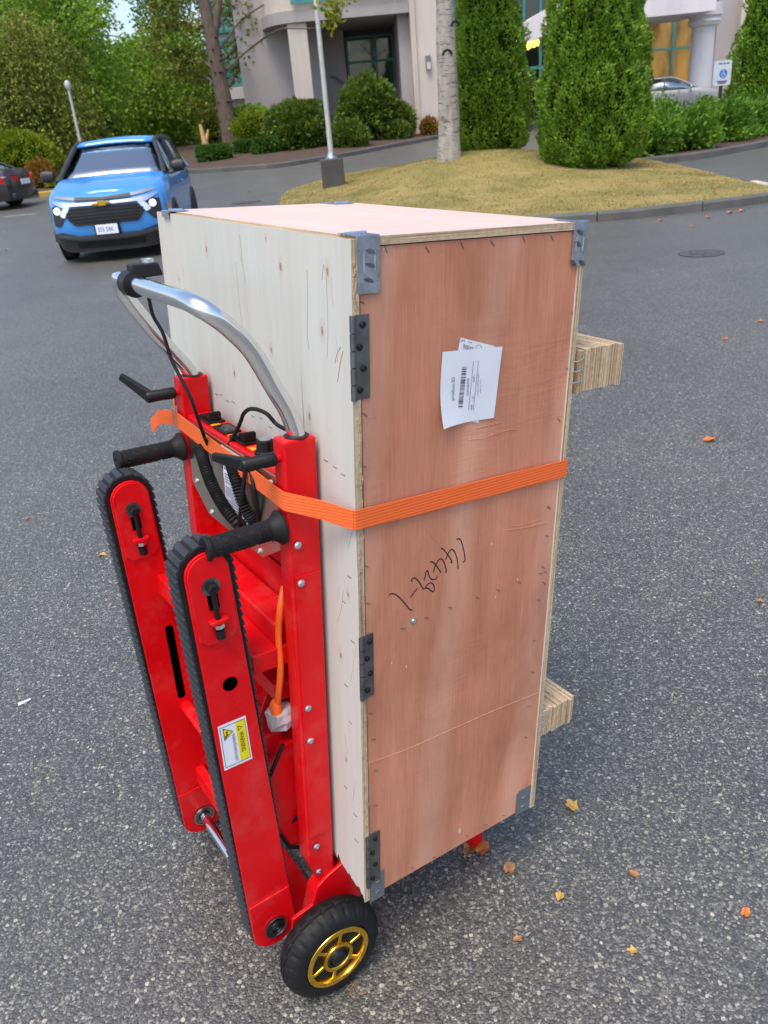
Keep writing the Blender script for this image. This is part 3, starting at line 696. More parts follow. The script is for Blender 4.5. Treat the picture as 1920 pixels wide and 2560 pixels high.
def clump_tree(name, base, height, crown_c, crown_r, label, mat, cat="tree", group=None, clumps=90, per=110, leaf=.17, spread=.16, trunk_r=.18, bark=DARKBARK, droop=0., seed=1, holes=()):
    """base: ground point; crown_c / crown_r relative to the base"""
    rg = np.random.default_rng(seed); t_ = thing(name, label, cat, base, group)
    cc, cr_ = np.array(crown_c, float), np.array(crown_r, float)
    tr = spline([(0, 0, -.2), (rg.normal(0, .05), 0, height * .3), (cc[0] * .6, cc[1] * .6, cc[2] * .8), (cc[0], cc[1], cc[2] + cr_[2] * .7)], 6)
    B().tube(tr, list(np.linspace(trunk_r, trunk_r * .2, len(tr))), 10).build("trunk", bark, t_, True)
    cen_ = []
    while len(cen_) < clumps:
        q = rg.uniform(-1, 1, 3); l_ = np.linalg.norm(q)
        if l_ > 1 or l_ < .35 and rg.uniform() < .6: continue
        p_ = cc + q * cr_
        if holes and in_gap(p_ + base, 1.25): continue
        cen_.append(p_)
    lb_ = B()
    for k in range(0, clumps, 3):
        st = np.array(tr[int(len(tr) * rg.uniform(.35, .95))]); e = cen_[k]
        lb_.tube(spline([st, (st + e) / 2 + np.array([0, 0, .12 * np.linalg.norm(e - st)]), e], 3), [trunk_r * .3, trunk_r * .24, trunk_r * .18, trunk_r * .14, trunk_r * .1, trunk_r * .06, trunk_r * .04][:7], 6)
    lb_.build("limbs", bark, t_, True)
    pts = []; dr = []
    sg = spread * float(cr_.mean())
    for c in cen_:
        k = int(per * rg.uniform(.5, 1.4)); q = rg.normal(0, 1, (k, 3)) * sg * rg.uniform(.6, 1.3) * np.array([1.25, 1.25, .7])
        if droop: q[:, 2] -= droop * (q[:, 0] ** 2 + q[:, 1] ** 2) / sg
        pts.append(c + q); dd = q / (np.linalg.norm(q, axis=1)[:, None] + 1e-9) + np.array([0, 0, -.35]); dr.append(dd)
    pts = np.concatenate(pts); dr = np.concatenate(dr)
    if holes:
        q = (pts + np.asarray(base) - CAM) @ CM.T; vx, vy = (960 + F_PX * q[:, 0] / q[:, 2]) / VS, (1280 - F_PX * q[:, 1] / q[:, 2]) / VS; ok = np.ones(len(pts), bool)
        for a_, b_, r_ in SKYGAP: ok &= ~(((vx - a_) ** 2 + (vy - b_) ** 2 < (r_ * rg.uniform(.35, 1.0, len(pts))) ** 2))
        pts, dr = pts[ok], dr[ok]
    leaves("crown", pts, dr, leaf, leaf * .62, mat, t_, .22, .6)
    return t_
def ctree(vbase, Y, vtop, vcrown, rx, rz, label, mat, ry=None, **kw):
    g = P(vbase[0], vbase[1], Y); g[2] = float(terrain(g[0], g[1])); c = P(vcrown[0], vcrown[1], Y)
    s = VS * Y / F_PX; rx_, rz_ = rx * s, rz * s * 1.1
    return clump_tree(kw.pop("name", "broadleaf_tree"), g, c[2] - g[2], c - g, (rx_, ry or rx_ * .8, rz_), label, mat, **kw)
SKYGAP = [(262, 30, 36), (240, 74, 27), (280, 64, 22), (425, 40, 30), (410, 10, 22), (425, 125, 18), (268, 5, 28), (455, 175, 12), (60, 60, 9), (130, 285, 10)]     # (px, px, px): lanes of open sky between the crowns
def in_gap(p_, k=1.):
    q = CM @ (np.asarray(p_) - CAM); vx, vy = (960 + F_PX * q[0] / q[2]) / VS, (1280 - F_PX * q[1] / q[2]) / VS
    return any((vx - a_) ** 2 + (vy - b_) ** 2 < (r_ * k) ** 2 for a_, b_, r_ in SKYGAP)
ctree((205, 330), 44, None, (165, 90), 120, 150, "light green maple behind the blue car", M_MAPLE, clumps=130, per=120, leaf=.20, seed=21, holes=SKYGAP)
ctree((330, 330), 50, None, (345, 190), 110, 105, "dense mid green maple left of the brown conifer trunk", M_MAPLE, clumps=120, per=120, leaf=.2, seed=22, holes=SKYGAP)
ctree((60, 330), 36, None, (50, 195), 120, 120, "yellowish green drooping conifer beyond the black car", M_CONIF, clumps=170, per=190, leaf=.13, droop=.6, seed=23, bark=BARK, name="conifer_tree", holes=SKYGAP)
ctree((30, 330), 52, None, (20, 40), 120, 130, "dark evergreen rising behind the drooping conifer", M_DEEP, clumps=110, per=100, leaf=.22, seed=24, name="evergreen_tree", holes=SKYGAP)
ctree((400, 310), 62, None, (385, 60), 110, 150, "deep green tree towering left of the teal windows", M_DEEP, clumps=120, per=100, leaf=.25, seed=25, holes=SKYGAP)
ctree((280, 310), 66, None, (225, 170), 170, 120, "deep green tree closing the view between the maples", M_DEEP, clumps=120, per=110, leaf=.28, seed=26, holes=SKYGAP)
ctree((130, 320), 70, None, (100, 120), 170, 150, "tall dark tree farthest back behind the light green maple", M_DEEP, clumps=130, per=110, leaf=.30, seed=27, holes=SKYGAP)
ctree((440, 300), 56, None, (425, 205), 60, 70, "small dark green tree beside the brown conifer trunk", M_DEEP, clumps=70, per=110, leaf=.2, seed=28, holes=SKYGAP)

# conifer with the bare brown trunk at the end of the bed
cb = P(500, 308, 40.8); cb[2] = float(terrain(cb[0], cb[1])) + .15
ct = thing("conifer_tree", "tall conifer with a scarred brown trunk in the mulch bed", "tree", cb)
pth = [P(vx, vy, 40.8) - cb for vx, vy in ((500, 313), (497, 290), (487, 235), (473, 160), (458, 85), (441, 5), (425, -80), (405, -200))]
pth[0][2] = -.3; pth = spline(pth, 6)
B().tube(pth, list(np.interp(np.linspace(0, 1, len(pth)), [0, .08, .3, 1], [.52, .42, .36, .18])), 16).build("trunk", BARK, ct, True)
B().tube(spline([P(458, 95, 40.8) - cb, P(470, 30, 40.8) - cb, P(478, -60, 40.8) - cb], 5), list(np.linspace(.22, .10, 11)), 10).build("fork", BARK, ct, True)
for k in range(34):
    i = random.randint(4, len(pth) - 3); an = random.uniform(math.pi * .95, math.pi * 2.05); q = pth[i]; d = np.array([math.cos(an), math.sin(an), .15])
    B().tube([q + d * .26, q + d * .42], [.06, .03], 6).build("branch_stub", DARKBARK, ct)
bs = B(); pp = []; dd = []
def bough(path, r0, fol, n, sz=.4):
    p_ = spline([P(*q) - cb for q in path], 5); bs.tube(p_, list(np.linspace(r0, r0 * .25, len(p_))), 7)
    if n:
        for k in range(n):
            q = p_[int(len(p_) * random.uniform(fol, .999))]; pp.append(q + RNG.normal(0, sz, (26, 3)) * np.array([1, 1, .6])); dd.append(RNG.normal(0, 1, (26, 3)) + np.array([0, 0, -.5]))
for path, n in (([(487, 235, 40.8), (450, 235, 44), (400, 225, 43.5)], 16), ([(480, 190, 40.8), (430, 160, 44), (360, 150, 43)], 24), ([(473, 160, 40.8), (420, 120, 44), (330, 105, 43)], 26), ([(455, 70, 40.8), (410, 50, 44), (330, 60, 43.5)], 26), ([(465, 60, 40.8), (500, 30, 44), (540, 50, 43)], 10), ([(470, 140, 40.8), (505, 110, 44), (530, 95, 43.5)], 12), ([(487, 200, 40.8), (510, 160, 44), (522, 130, 43.5)], 10), ([(441, 10, 40.8), (400, -10, 44), (340, 5, 43)], 26), ([(445, 30, 40.8), (480, -10, 44), (520, 5, 43)], 16)):
    bough(path, .07, .35, n)
bough([(490, 150, 40.8), (540, 105, 42), (600, 65, 40), (650, 62, 39), (700, 60, 38)], .055, .5, 0)
bough([(476, 105, 40.8), (520, 45, 43), (580, 5, 42), (640, -20, 41)], .05, .5, 0)
bs.build("branches", BARK, ct, True)
leaves("crown", np.concatenate(pp), np.concatenate(dd), .2, .12, M_CONIF, ct)
# the overhanging sprig of yellow leaves beside the lamp post (a near birch branch)
sp_ = [P(680, -30, 19), P(700, 5, 19), P(722, 12, 19)]
pts = np.concatenate([P(vx, vy, 19.2) + RNG.normal(0, .10, (26, 3)) for vx, vy in ((712, 12), (722, 30), (735, 8), (716, 44), (742, 2), (706, 26))]) - bb
leaves("low_leaves", pts, RNG.normal(0, 1, (len(pts), 3)), .11, .09, M_YELLOWG, bt)
B().tube(spline([tp * 1.25, P(850, -80, 19.6) - bb, P(735, 2, 19.2) - bb, P(716, 40, 19.2) - bb], 5), list(np.linspace(.05, .008, 16)), 6).build("low_branch", BIRCH, bt, True)

q = P(443, 302, 42.6); q[2] = float(terrain(q[0], q[1])); t_ = thing("forked_stump", "pale orange forked stump in the shade left of the brown conifer trunk", "stump", q)
PALEW = m_bark("pale_peeled_wood", [(.30, .17, .07), (.52, .34, .16), (.66, .48, .26)], (6, 6, 2))
B().tube([(0, 0, -.2), (-.02, 0, .5), (-.12, 0, 1.3)], [.20, .16, .07], 9).build("trunk", PALEW, t_, True)
B().tube([(0, 0, .45), (.14, 0, .8), (.22, .02, 1.05)], [.11, .08, .03], 8).build("fork", PALEW, t_, True)
def bush(name, vc, Y, rx, rz, label, mat, n=5000, leaf=.13, seed=1, group=None, flat=0., base=None, cat="bush", depth=.9):
    rg = np.random.default_rng(seed); c = P(vc[0], vc[1], Y); s = VS * Y / F_PX; rx_, rz_ = rx * s, rz * s * 1.1
    gz = float(terrain(c[0], c[1])) + .12 if base is None else base
    t_ = thing(name, label, cat, (c[0], c[1], gz), group); cz = c[2] - gz
    q = rg.normal(0, 1, (n, 3)); q /= np.linalg.norm(q, axis=1)[:, None]
    if flat: q[:, 2] = np.clip(q[:, 2] * 1.5, -1, .62); 
    u, w = np.arctan2(q[:, 1], q[:, 0]), q[:, 2]
    rad = 1 + (bumps(u * 1.3, w * 2.5, seed) * .10 + bumps(u * 3, w * 6, seed + 5) * .06) * (0.35 if flat else 1) - rg.exponential(.06, n)
    pts = q * rad[:, None] * np.array([rx_, rx_ * depth, rz_]) + np.array([0, 0, cz]); ok = pts[:, 2] > .03
    dr = q + np.array([0, 0, .25])
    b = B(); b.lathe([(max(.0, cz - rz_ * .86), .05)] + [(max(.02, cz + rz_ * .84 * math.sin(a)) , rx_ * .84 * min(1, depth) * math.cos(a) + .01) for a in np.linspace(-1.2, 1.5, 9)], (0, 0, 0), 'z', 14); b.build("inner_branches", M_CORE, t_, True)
    if cz - rz_ > .02: B().tube([(0, 0, -.1), (0, 0, cz - rz_ * .5)], .08, 8).build("stem", DARKBARK, t_)
    leaves("foliage", pts[ok], dr[ok], leaf, leaf * .5, mat, t_, .2, .5); return t_
bush("rhododendron_bush", (645, 280), 37.5, 64, 42, "wide dark green rhododendron left of the lamp post", M_RHODO, 9000, .19, 31)
bush("rhododendron_bush", (797, 245), 39.0, 56, 55, "tall domed rhododendron in front of the glazed window", M_RHODO, 9000, .19, 32)
bush("rhododendron_bush", (858, 262), 39.2, 32, 28, "rhododendron lobe growing against the cream pier", M_RHODO, 3500, .18, 33)
bush("round_bush", (752, 296), 36.2, 37, 25, "low rounded bush right of the lamp post", M_RHODO, 3200, .15, 34)
bush("round_bush", (856, 284), 38.4, 24, 15, "small rounded bush at the foot of the tall rhododendron", M_RHODO, 1600, .14, 35)
bush("round_bush", (548, 283), 39.6, 38, 28, "bright green clipped ball bush beside the brown trunk", M_YELLOWG, 4200, .13, 36)
bush("round_bush", (540, 262), 41.4, 42, 24, "green clipped bush behind the bright ball bush", M_MAPLE, 3500, .14, 37)
bush("clipped_hedge", (462, 330), 35.6, 34, 17, "flat topped clipped hedge block at the tip of the mulch bed", M_DEEP, 3600, .11, 38, flat=1)
bush("clipped_hedge", (525, 318), 37.6, 18, 15, "little clipped hedge block between trunk and rhododendron", M_DEEP, 1800, .11, 39, flat=1)
bush("clipped_hedge", (578, 315), 36.4, 30, 20, "dark clipped hedge under the wide rhododendron", M_DEEP, 2600, .12, 40, flat=1)
bush("round_bush", (928, 277), 39.6, 17, 16, "brownish low shrub at the foot of the cream pier", M_RUST, 900, .13, 41)
bush("yellow_bush", (45, 345), 32.5, 72, 42, "yellow green shrub behind the black car", M_YELLOWG, 5200, .16, 42)
bush("yellow_bush", (452, 285), 44, 22, 28, "bright yellow bush in the gap left of the brown trunk", M_YELLOWG, 1800, .14, 43)
bush("autumn_bush", (92, 395), 30.5, 27, 36, "rust coloured autumn shrub beside the black car", M_RUST, 2600, .13, 44)
bush("autumn_bush", (122, 412), 30.0, 18, 18, "low green and rust shrub near the yellow kerb", M_YELLOWG, 1400, .12, 45)
for i, (vx, vy, Y, rx, rz, lab) in enumerate(((205, 300, 48, 50, 55, "dark clipped hedge mass behind the blue car's roof edge"), (280, 290, 54, 44, 50, "dark shadowy hedge mass below the light green maple"), (350, 290, 56, 44, 44, "dark hedge mass below the dense maple"), (405, 298, 58, 40, 34, "dark hedge mass left of the brown trunk"), (110, 320, 44, 60, 50, "dark hedge mass behind the rust coloured shrub"))):
    bush("dark_hedge", (vx, vy), Y, rx, rz, lab, M_DEEP, 2600, .24, 50 + i)
# juniper hedge on the right: separate spreading plants
for i, (vx, vy, Y, rx, rz, m_, lab) in enumerate(((1400, 300, 23.4, 62, 48, M_JUN, "spreading juniper next to the broad thuja"), (1480, 275, 23.8, 66, 56, M_JUN, "tallest juniper in the middle of the hedge"), (1555, 272, 25.2, 62, 48, M_JUN, "juniper at the hedge end below the parking sign"), (1330, 322, 22.4, 40, 26, M_JUN, "low juniper tucked behind the broad thuja"), (1610, 265, 26, 50, 50, M_JUN, "juniper in front of the end thuja"))):
    s = VS * Y / F_PX; c = P(vx, vy, Y); gz = float(terrain(c[0], c[1])) + .1
    t_ = thing("juniper_bush", lab, "bush", (c[0], c[1], gz), "junipers of the hedge"); rg = np.random.default_rng(70 + i)
    top = c[2] + rz * s - gz; pts = []; dr = []; bs_ = B()
    for k in range(46):
        an = rg.uniform(0, 6.28); el = rg.uniform(.15, 1.2); ln_ = rg.uniform(.7, 1.05)
        tip = np.array([rx * s * math.cos(an) * math.cos(el * .6), rx * s * .8 * math.sin(an) * math.cos(el * .6), top * math.sin(el)]) * ln_
        pth = spline([np.zeros(3), tip * .5 + np.array([0, 0, .10]), tip], 6); bs_.tube(pth, list(np.linspace(.025, .006, len(pth))), 5)
        for q in pth[3:]:
            w_ = .16; kk = 34; pts.append(q + rg.normal(0, 1, (kk, 3)) * np.array([w_, w_, w_ * .6])); dr.append(np.tile(tip / np.linalg.norm(tip), (kk, 1)) + rg.normal(0, .4, (kk, 3)))
    bs_.build("branches", DARKBARK, t_); pts = np.concatenate(pts); dr = np.concatenate(dr); ok = pts[:, 2] > .02
    leaves("foliage", pts[ok], dr[ok], .13, .05, m_, t_, .2, .3)
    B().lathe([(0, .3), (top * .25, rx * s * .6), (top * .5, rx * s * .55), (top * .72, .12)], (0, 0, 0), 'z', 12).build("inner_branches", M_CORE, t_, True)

# ================================================================== STREET FURNITURE
LAMPP = simple("pale_lamp_post_paint", (.50, .50, .48), .5, .3, .15, 4)
BLOCK = m_concrete("dark_concrete_block", (.075, .072, .066), 3, .6)
lp = on_lawn(722, 402)
if lp is None: lp = G(722, 402)
lp[2] = float(lz(lp[0], lp[1])) - .02
lt = thing("lamp_post", "tall white street lamp post on a dark concrete block at the island tip", "lamp post", lp)
hb = .62; wb_ = .27
B().hexa([(-wb_, -wb_, -.1), (wb_, -wb_, -.1), (wb_, wb_, -.1), (-wb_, wb_, -.1), (-wb_ * .96, -wb_ * .96, hb), (wb_ * .96, -wb_ * .96, hb), (wb_ * .96, wb_ * .96, hb), (-wb_ * .96, wb_ * .96, hb)]).build("concrete_base", BLOCK, lt, bevel=.02)
B().lathe([(0, .15), (.03, .15), (.05, .10), (.12, .085)], (0, 0, hb), 'z', 16).build("base_plate", STEEL, lt)
B().tube([(0, 0, hb + .05), (0, 0, hb + 3), (0, 0, hb + 6.2)], [.062, .052, .04], 14).build("pole", LAMPP, lt, True)
B().tube(spline([(0, 0, hb + 6.1), (.1, 0, hb + 6.35), (.9, 0, hb + 6.45)], 5), .035, 10).build("arm", LAMPP, lt, True)
B().box(.8, 1.4, -.14, .14, hb + 6.4, hb + 6.54).build("lamp_head", LAMPP, lt, bevel=.03)
q = P(172, 300, 32.5); q[2] = float(terrain(q[0], q[1])); lt2 = thing("lamp_post", "slim white lamp post behind the blue car against the trees", "lamp post", q)
top = P(151, 188, 32.5) - q
B().tube([(0, 0, -.1), (0, 0, top[2] * .5), (0, 0, top[2])], [.055, .05, .04], 10).build("pole", LAMPP, lt2, True)
B().lathe([(0, .05), (.08, .10), (.2, .12), (.3, .07), (.32, 0)], (0, 0, top[2] - .1), 'z', 12).build("lamp_head", LAMPP, lt2, True)
q = P(1546, 300, 25.8); q[2] = float(terrain(q[0], q[1])); sg = thing("parking_sign", "white accessible parking sign with a blue disc above the juniper hedge", "sign", q)
za, zb_ = Z(1546, 186, 25.8) - q[2], Z(1546, 132, 25.8) - q[2]; hw = 18 * VS * 25.8 / F_PX * .95
SIGNW = simple("sign_white", (.52, .56, .62), .5, 0, .05, 4); SIGNB = simple("sign_blue", (.02, .16, .50), .5, 0, .05, 4)
pl = []
for (sx_, sz_) in ((1, 1), (-1, 1), (-1, -1), (1, -1)):
    for k in range(4):
        a0 = {(1, 1): 0, (-1, 1): 90, (-1, -1): 180, (1, -1): 270}[(sx_, sz_)]; a = R(a0 + 30 * k)
        pl.append((sx_ * (hw - .05) + .05 * math.cos(a), (za + zb_) / 2 + sz_ * ((zb_ - za) / 2 - .05) + .05 * math.sin(a)))
B().prism(pl, -.05, -.04, 1).build("sign_plate", SIGNW, sg)
B().lathe([(-.046, .115), (-.054, .115)], (.03, 0, za + (zb_ - za) * .47), 'y', 24).build("blue_disc", SIGNB, sg)
cx_, cz_ = .03, za + (zb_ - za) * .47; b = B()
b.lathe([(-.0545, .016), (-.057, .016)], (cx_ - .005, 0, cz_ + .085), 'y', 10)
b.prism([(cx_ - .012, cz_ + .06), (cx_ + .012, cz_ + .06), (cx_ + .016, cz_ - .005), (cx_ + .05, cz_ - .005), (cx_ + .075, cz_ - .06), (cx_ + .055, cz_ - .065), (cx_ + .04, cz_ - .022), (cx_ - .008, cz_ - .022)], -.057, -.0545, 1)
for k in range(9):
    a0, a1 = R(110 + k * 24), R(110 + (k + 1) * 24)
    b.prism([(cx_ + .05 * math.cos(a0), cz_ - .03 + .05 * math.sin(a0)), (cx_ + .05 * math.cos(a1), cz_ - .03 + .05 * math.sin(a1)), (cx_ + .065 * math.cos(a1), cz_ - .03 + .065 * math.sin(a1)), (cx_ + .065 * math.cos(a0), cz_ - .03 + .065 * math.sin(a0))], -.057, -.0545, 1)
b.build("wheelchair_symbol", SIGNW, sg)
b = B()
for k, (x0, x1, zf) in enumerate(((-.12, -.02, .88), (.0, .08, .875), (.1, .18, .88), (-.14, .16, .17), (-.10, .12, .10))):
    z = za + (zb_ - za) * zf; b.box(x0, x1, -.053, -.0505, z - .018, z + .018)
b.build("printed_line", GREYINK, sg)
B().box(-.03, .05, -.038, .03, -.2, zb_ - .05).build("post", DARKBARK, sg)

# ================================================================== CARS
TYRE = simple("tyre_rubber", (.016, .016, .017), .7, 0, .25, 14, .1)
ALLOY = simple("alloy_rim", (.45, .46, .48), .3, .9, .1, 6)
BPLAST = simple("black_body_plastic", (.020, .021, .023), .5, 0, .2, 8)
LENS = simple("clear_lamp_lens", (.30, .32, .34), .08, .3, .05, 8)
HEADL = m_emit("lit_headlamp", (1.0, .97, .88), .7)
SKIN = simple("skin", (.55, .36, .27), .55, 0, .08, 20); SHIRT = simple("pale_shirt", (.55, .55, .56), .8, 0, .1, 14); HAIR = simple("dark_hair", (.03, .02, .015), .7, 0, .3, 30)
SEAT = simple("grey_seat_fabric", (.10, .105, .11), .85, 0, .15, 14)
def m_winglass():
    t = NT("car_window_glass"); fr = t.n("LayerWeight"); fr.inputs[0].default_value = .35
    tr = t.n("BsdfTransparent"); tr.inputs[0].default_value = (.42, .50, .52, 1); gl = t.n("BsdfGlossy"); gl.inputs[0].default_value = (.8, .85, .9, 1); gl.inputs["Roughness"].default_value = .03
    mx = t.n("MixShader"); t.set(mx.inputs[0], t.math('ADD', t.math('MULTIPLY', fr.outputs[0], .8), .42, True)); t.t.links.new(tr.outputs[0], mx.inputs[1]); t.t.links.new(gl.outputs[0], mx.inputs[2])
    t.t.links.new(mx.outputs[0], t.out.inputs[0]); t.t.nodes.remove(t.b); return t.m
WING = m_winglass()
def wheel(parent, x, y, r, w, side):
    b = B(); b.lathe([(-w / 2, r * .66), (-w / 2, r * .86), (-w * .42, r * .96), (-w * .25, r), (w * .25, r), (w * .42, r * .96), (w / 2, r * .86), (w / 2, r * .66)], (0, 0, 0), 'x', 32)
    o = b.build("wheel", TYRE, parent, True); o.location = (x, y, r)
    b = B(); b.lathe([(-w * .3, r * .68), (w * .46, r * .68), (w * .44, r * .60), (w * .2, r * .56), (w * .2, 0)], (0, 0, 0), 'x', 32)
    for v_ in range(len(b.v)): b.v[v_] = (b.v[v_][0] * side, b.v[v_][1], b.v[v_][2])
    b.build("rim", BPLAST, o, True)
    b = B()
    for k in range(5):
        a = k * 2 * math.pi / 5; c, s_ = math.cos(a), math.sin(a); pr = [(.0, -.05), (r * .62, -.028), (r * .62, .028), (.0, .05)]
        q = [(u * c - v_ * s_, u * s_ + v_ * c) for u, v_ in pr]; b.prism(q, side * w * .30, side * w * .44, 0)
    b.build("spokes", ALLOY, o)
    return o
def body_shell(slices, half, ztop, length, crown=.03, cap_to=1.2, cap_from=None):
    """slices: (t 0..1, width scale, front shift, rear shift); half: plan half-outline from front centre to rear centre"""
    n = len(half); vs = []; fs = []; zb = slices[0][0]
    for (z, ws, fsft, rsft) in slices:
        for (x, y) in half:
            yy = y + (fsft * max(0, 1 - y / (length * .25)) if y < length * .25 else 0) - (rsft * max(0, (y - length * .75) / (length * .25)) if y > length * .75 else 0)
            zz = z if z < .55 else .55 + (z - .55) / (slices[-1][0] - .55) * (float(np.interp(y, ztop[0], ztop[1])) - .55)
            vs.append((x * ws, yy, zz))
    m = len(slices)
    for j in range(m - 1):
        for i in range(n - 1): fs.append((j * n + i, j * n + i + 1, (j + 1) * n + i + 1, (j + 1) * n + i))
    o = len(vs); vs += [(-x, y, z) for x, y, z in vs]
    fs += [tuple(o + i for i in f)[::-1] for f in fs]
    top = (m - 1) * n; cols = 5; base = len(vs); rows = []
    for i in range(n):
        x, y, z = vs[top + i]; row = []
        for c in range(cols + 1):
            u = -1 + 2 * c / cols; row.append(len(vs)); vs.append((x * u, y, z + crown * (1 - u * u) * min(1, x / .5)))
        rows.append(row)
    for i in range(n - 1):
        if not (vs[top + i][1] < cap_to or (cap_from is not None and vs[top + i][1] > cap_from)): continue
        for c in range(cols): fs.append((rows[i][c], rows[i][c + 1], rows[i + 1][c + 1], rows[i + 1][c]))
    b = B(); b.add(vs, fs); return b
# ------------------------------------------------------------------ blue SUV
BLUE = m_carpaint("sky_blue_car_paint", (.045, .27, .68))
suv = thing("sports_utility_vehicle", "bright blue compact SUV driving towards the crate with its headlights on", "car", (-3.70, 12.74, 0), rz=R(4))
half = [(0, 0), (.22, .006), (.42, .03), (.6, .08), (.72, .15), (.81, .25), (.87, .38), (.9, .55), (.9, 1.1), (.9, 1.6), (.9, 2.4), (.9, 3.3), (.89, 3.9), (.84, 4.22), (.7, 4.33), (.4, 4.39), (0, 4.40)]
SL = [(.24, .95, .10, .06), (.36, .99, .03, .02), (.5, 1.0, .0, 0), (.66, 1.0, .0, 0), (.80, .995, .02, .03), (.90, .975, .06, .06), (.96, .94, .11, .09), (1.0, .885, .19, .12)]
zt_ = ([0, .1, .35, 1.1, 1.5, 4.4], [.97, .985, 1.03, 1.15, 1.13, 1.15])
body_shell(SL, half, zt_, 4.4, .035, 1.05, 4.0).build("body", BLUE, suv, True)
def fmap(x, z, off):
    y = float(np.interp(abs(x), [h[0] for h in half[:8]], [h[1] for h in half[:8]])); sh = float(np.interp(z, [s[0] for s in SL], [s[2] for s in SL])); ws = float(np.interp(z, [s[0] for s in SL], [s[1] for s in SL]))
    return (x * ws, y + sh * max(0, 1 - y / 1.1) - off, z)
def fstrip(name, xs, zb, zt, off, mat, th=.03, parent=suv, n=14, smooth=True):
    b = B(); xx = np.linspace(xs[0], xs[-1], n); lo = np.interp(xx, xs, zb); hi = np.interp(xx, xs, zt); vs = []
    for x, a, c in zip(xx, lo, hi):
        for k in range(4): vs.append(fmap(x, a + (c - a) * k / 3, off))
        for k in range(4): q = fmap(x, a + (c - a) * k / 3, off); vs.append((q[0], q[1] + th, q[2]))
    fs = []
    for i in range(n - 1):
        o, p_ = i * 8, (i + 1) * 8
        for k in range(3): fs += [(o + k, p_ + k, p_ + k + 1, o + k + 1), (o + 4 + k, o + 5 + k, p_ + 5 + k, p_ + 4 + k)]
        fs += [(o, o + 4, p_ + 4, p_), (o + 3, p_ + 3, p_ + 7, o + 7)]
    fs += [(0, 1, 5, 4), (1, 2, 6, 5), (2, 3, 7, 6)]; e = (n - 1) * 8; fs += [(e, e + 4, e + 5, e + 1), (e + 1, e + 5, e + 6, e + 2), (e + 2, e + 6, e + 7, e + 3)]
    return b.add(vs, fs).build(name, mat, parent, smooth)
grl = fstrip("grille", [-.60, -.47, .47, .60], [.70, .545, .545, .70], [.72, .80, .80, .72], .022, BPLAST, .04, n=26)
for k in range(5):
    z = .585 + k * .045; w_ = float(np.interp(z, [.545, .70, .72, .80], [.47, .60, .60, .47])) - .03
    fstrip("grille_bar", [-w_, 0, w_], [z, z + .008, z], [z + .014, z + .022, z + .014], .034, BLACKPL, .012, grl, 20)
fstrip("chrome_bar", [-.80, -.62, -.48, 0, .48, .62, .80], [.890, .805, .818, .818, .818, .805, .890], [.905, .885, .862, .852, .862, .885, .905], .03, CHROME, .04, n=34)
fstrip("chrome_corner", [-.66, -.60, -.50], [.69, .66, .80], [.72, .80, .83], .026, CHROME, .03, n=6); fstrip("chrome_corner", [.50, .60, .66], [.80, .66, .69], [.83, .80, .72], .026, CHROME, .03, n=6)
fstrip("upper_grille", [-.42, 0, .42], [.885, .875, .885], [.935, .915, .935], .018, BPLAST, .03, n=18)
for s_ in (-1, 1):
    xs = sorted([.40 * s_, .6 * s_, .80 * s_]); lo = {.40: .895, .6: .912, .80: .945}; hi = {.40: .93, .6: .955, .80: .975}
    fstrip("daytime_light", xs, [lo[round(abs(x), 2)] for x in xs], [hi[round(abs(x), 2)] for x in xs], .014, LENS, .03, n=8)
    xs = sorted([.60 * s_, .70 * s_, .80 * s_]); hx = {.60: (.66, .80), .70: (.54, .84), .80: (.56, .82)}
    hl = fstrip("headlight_housing", xs, [hx[round(abs(x), 2)][0] for x in xs], [hx[round(abs(x), 2)][1] for x in xs], .014, BPLAST, .03, n=8)
    c = fmap(.70 * s_, .765, .03); b = B(); b.lathe([(.03, .050), (-.01, .050), (-.022, .034), (-.026, 0)], c, 'y', 18); b.build("headlight", HEADL, hl, True)
    fstrip("side_marker", sorted([.865 * s_, .885 * s_]), [.62, .62], [.74, .74], .012, simple("amber_lens", (.75, .22, .02), .3), .02, n=3)
fstrip("lower_bumper", [-.86, -.7, -.45, .45, .7, .86], [.22, .17, .16, .16, .17, .22], [.44, .46, .40, .40, .46, .44], .02, BPLAST, .05, n=30)
fstrip("bumper_trim", [-.80, -.40, .40, .80], [.40, .33, .33, .40], [.45, .395, .395, .45], .035, simple("charcoal_bumper", (.06, .065, .07), .5), .03, n=24)
fstrip("lower_intake", [-.52, .52], [.22, .22], [.30, .30], .034, BLACKPL, .02, n=14)
pf = fstrip("plate_frame", [-.185, .185], [.405, .405], [.57, .57], .055, BLACKPL, .05, n=3)
pl_ = B(); pl_.box(-.16, .16, -.066, -.058, .41, .545).build("number_plate", simple("plate_white", (.72, .74, .78), .5, 0, .02), suv)
text_part("plate_letters", "SS5 58K", .088, (-.135, -.0668, .445), (1, 0, 0), (0, 0, 1), simple("plate_blue", (.03, .06, .35), .5), suv, sx=.80)
# bow-tie shaped gold badge
b = B(); b.prism([(-.13, .815), (-.045, .815), (-.045, .80), (.06, .80), (.06, .825), (.13, .825), (.115, .855), (.045, .855), (.045, .87), (-.06, .87), (-.06, .845), (-.145, .845)], -.07, -.032, 1); b.build("badge", GOLD, suv, bevel=.004)
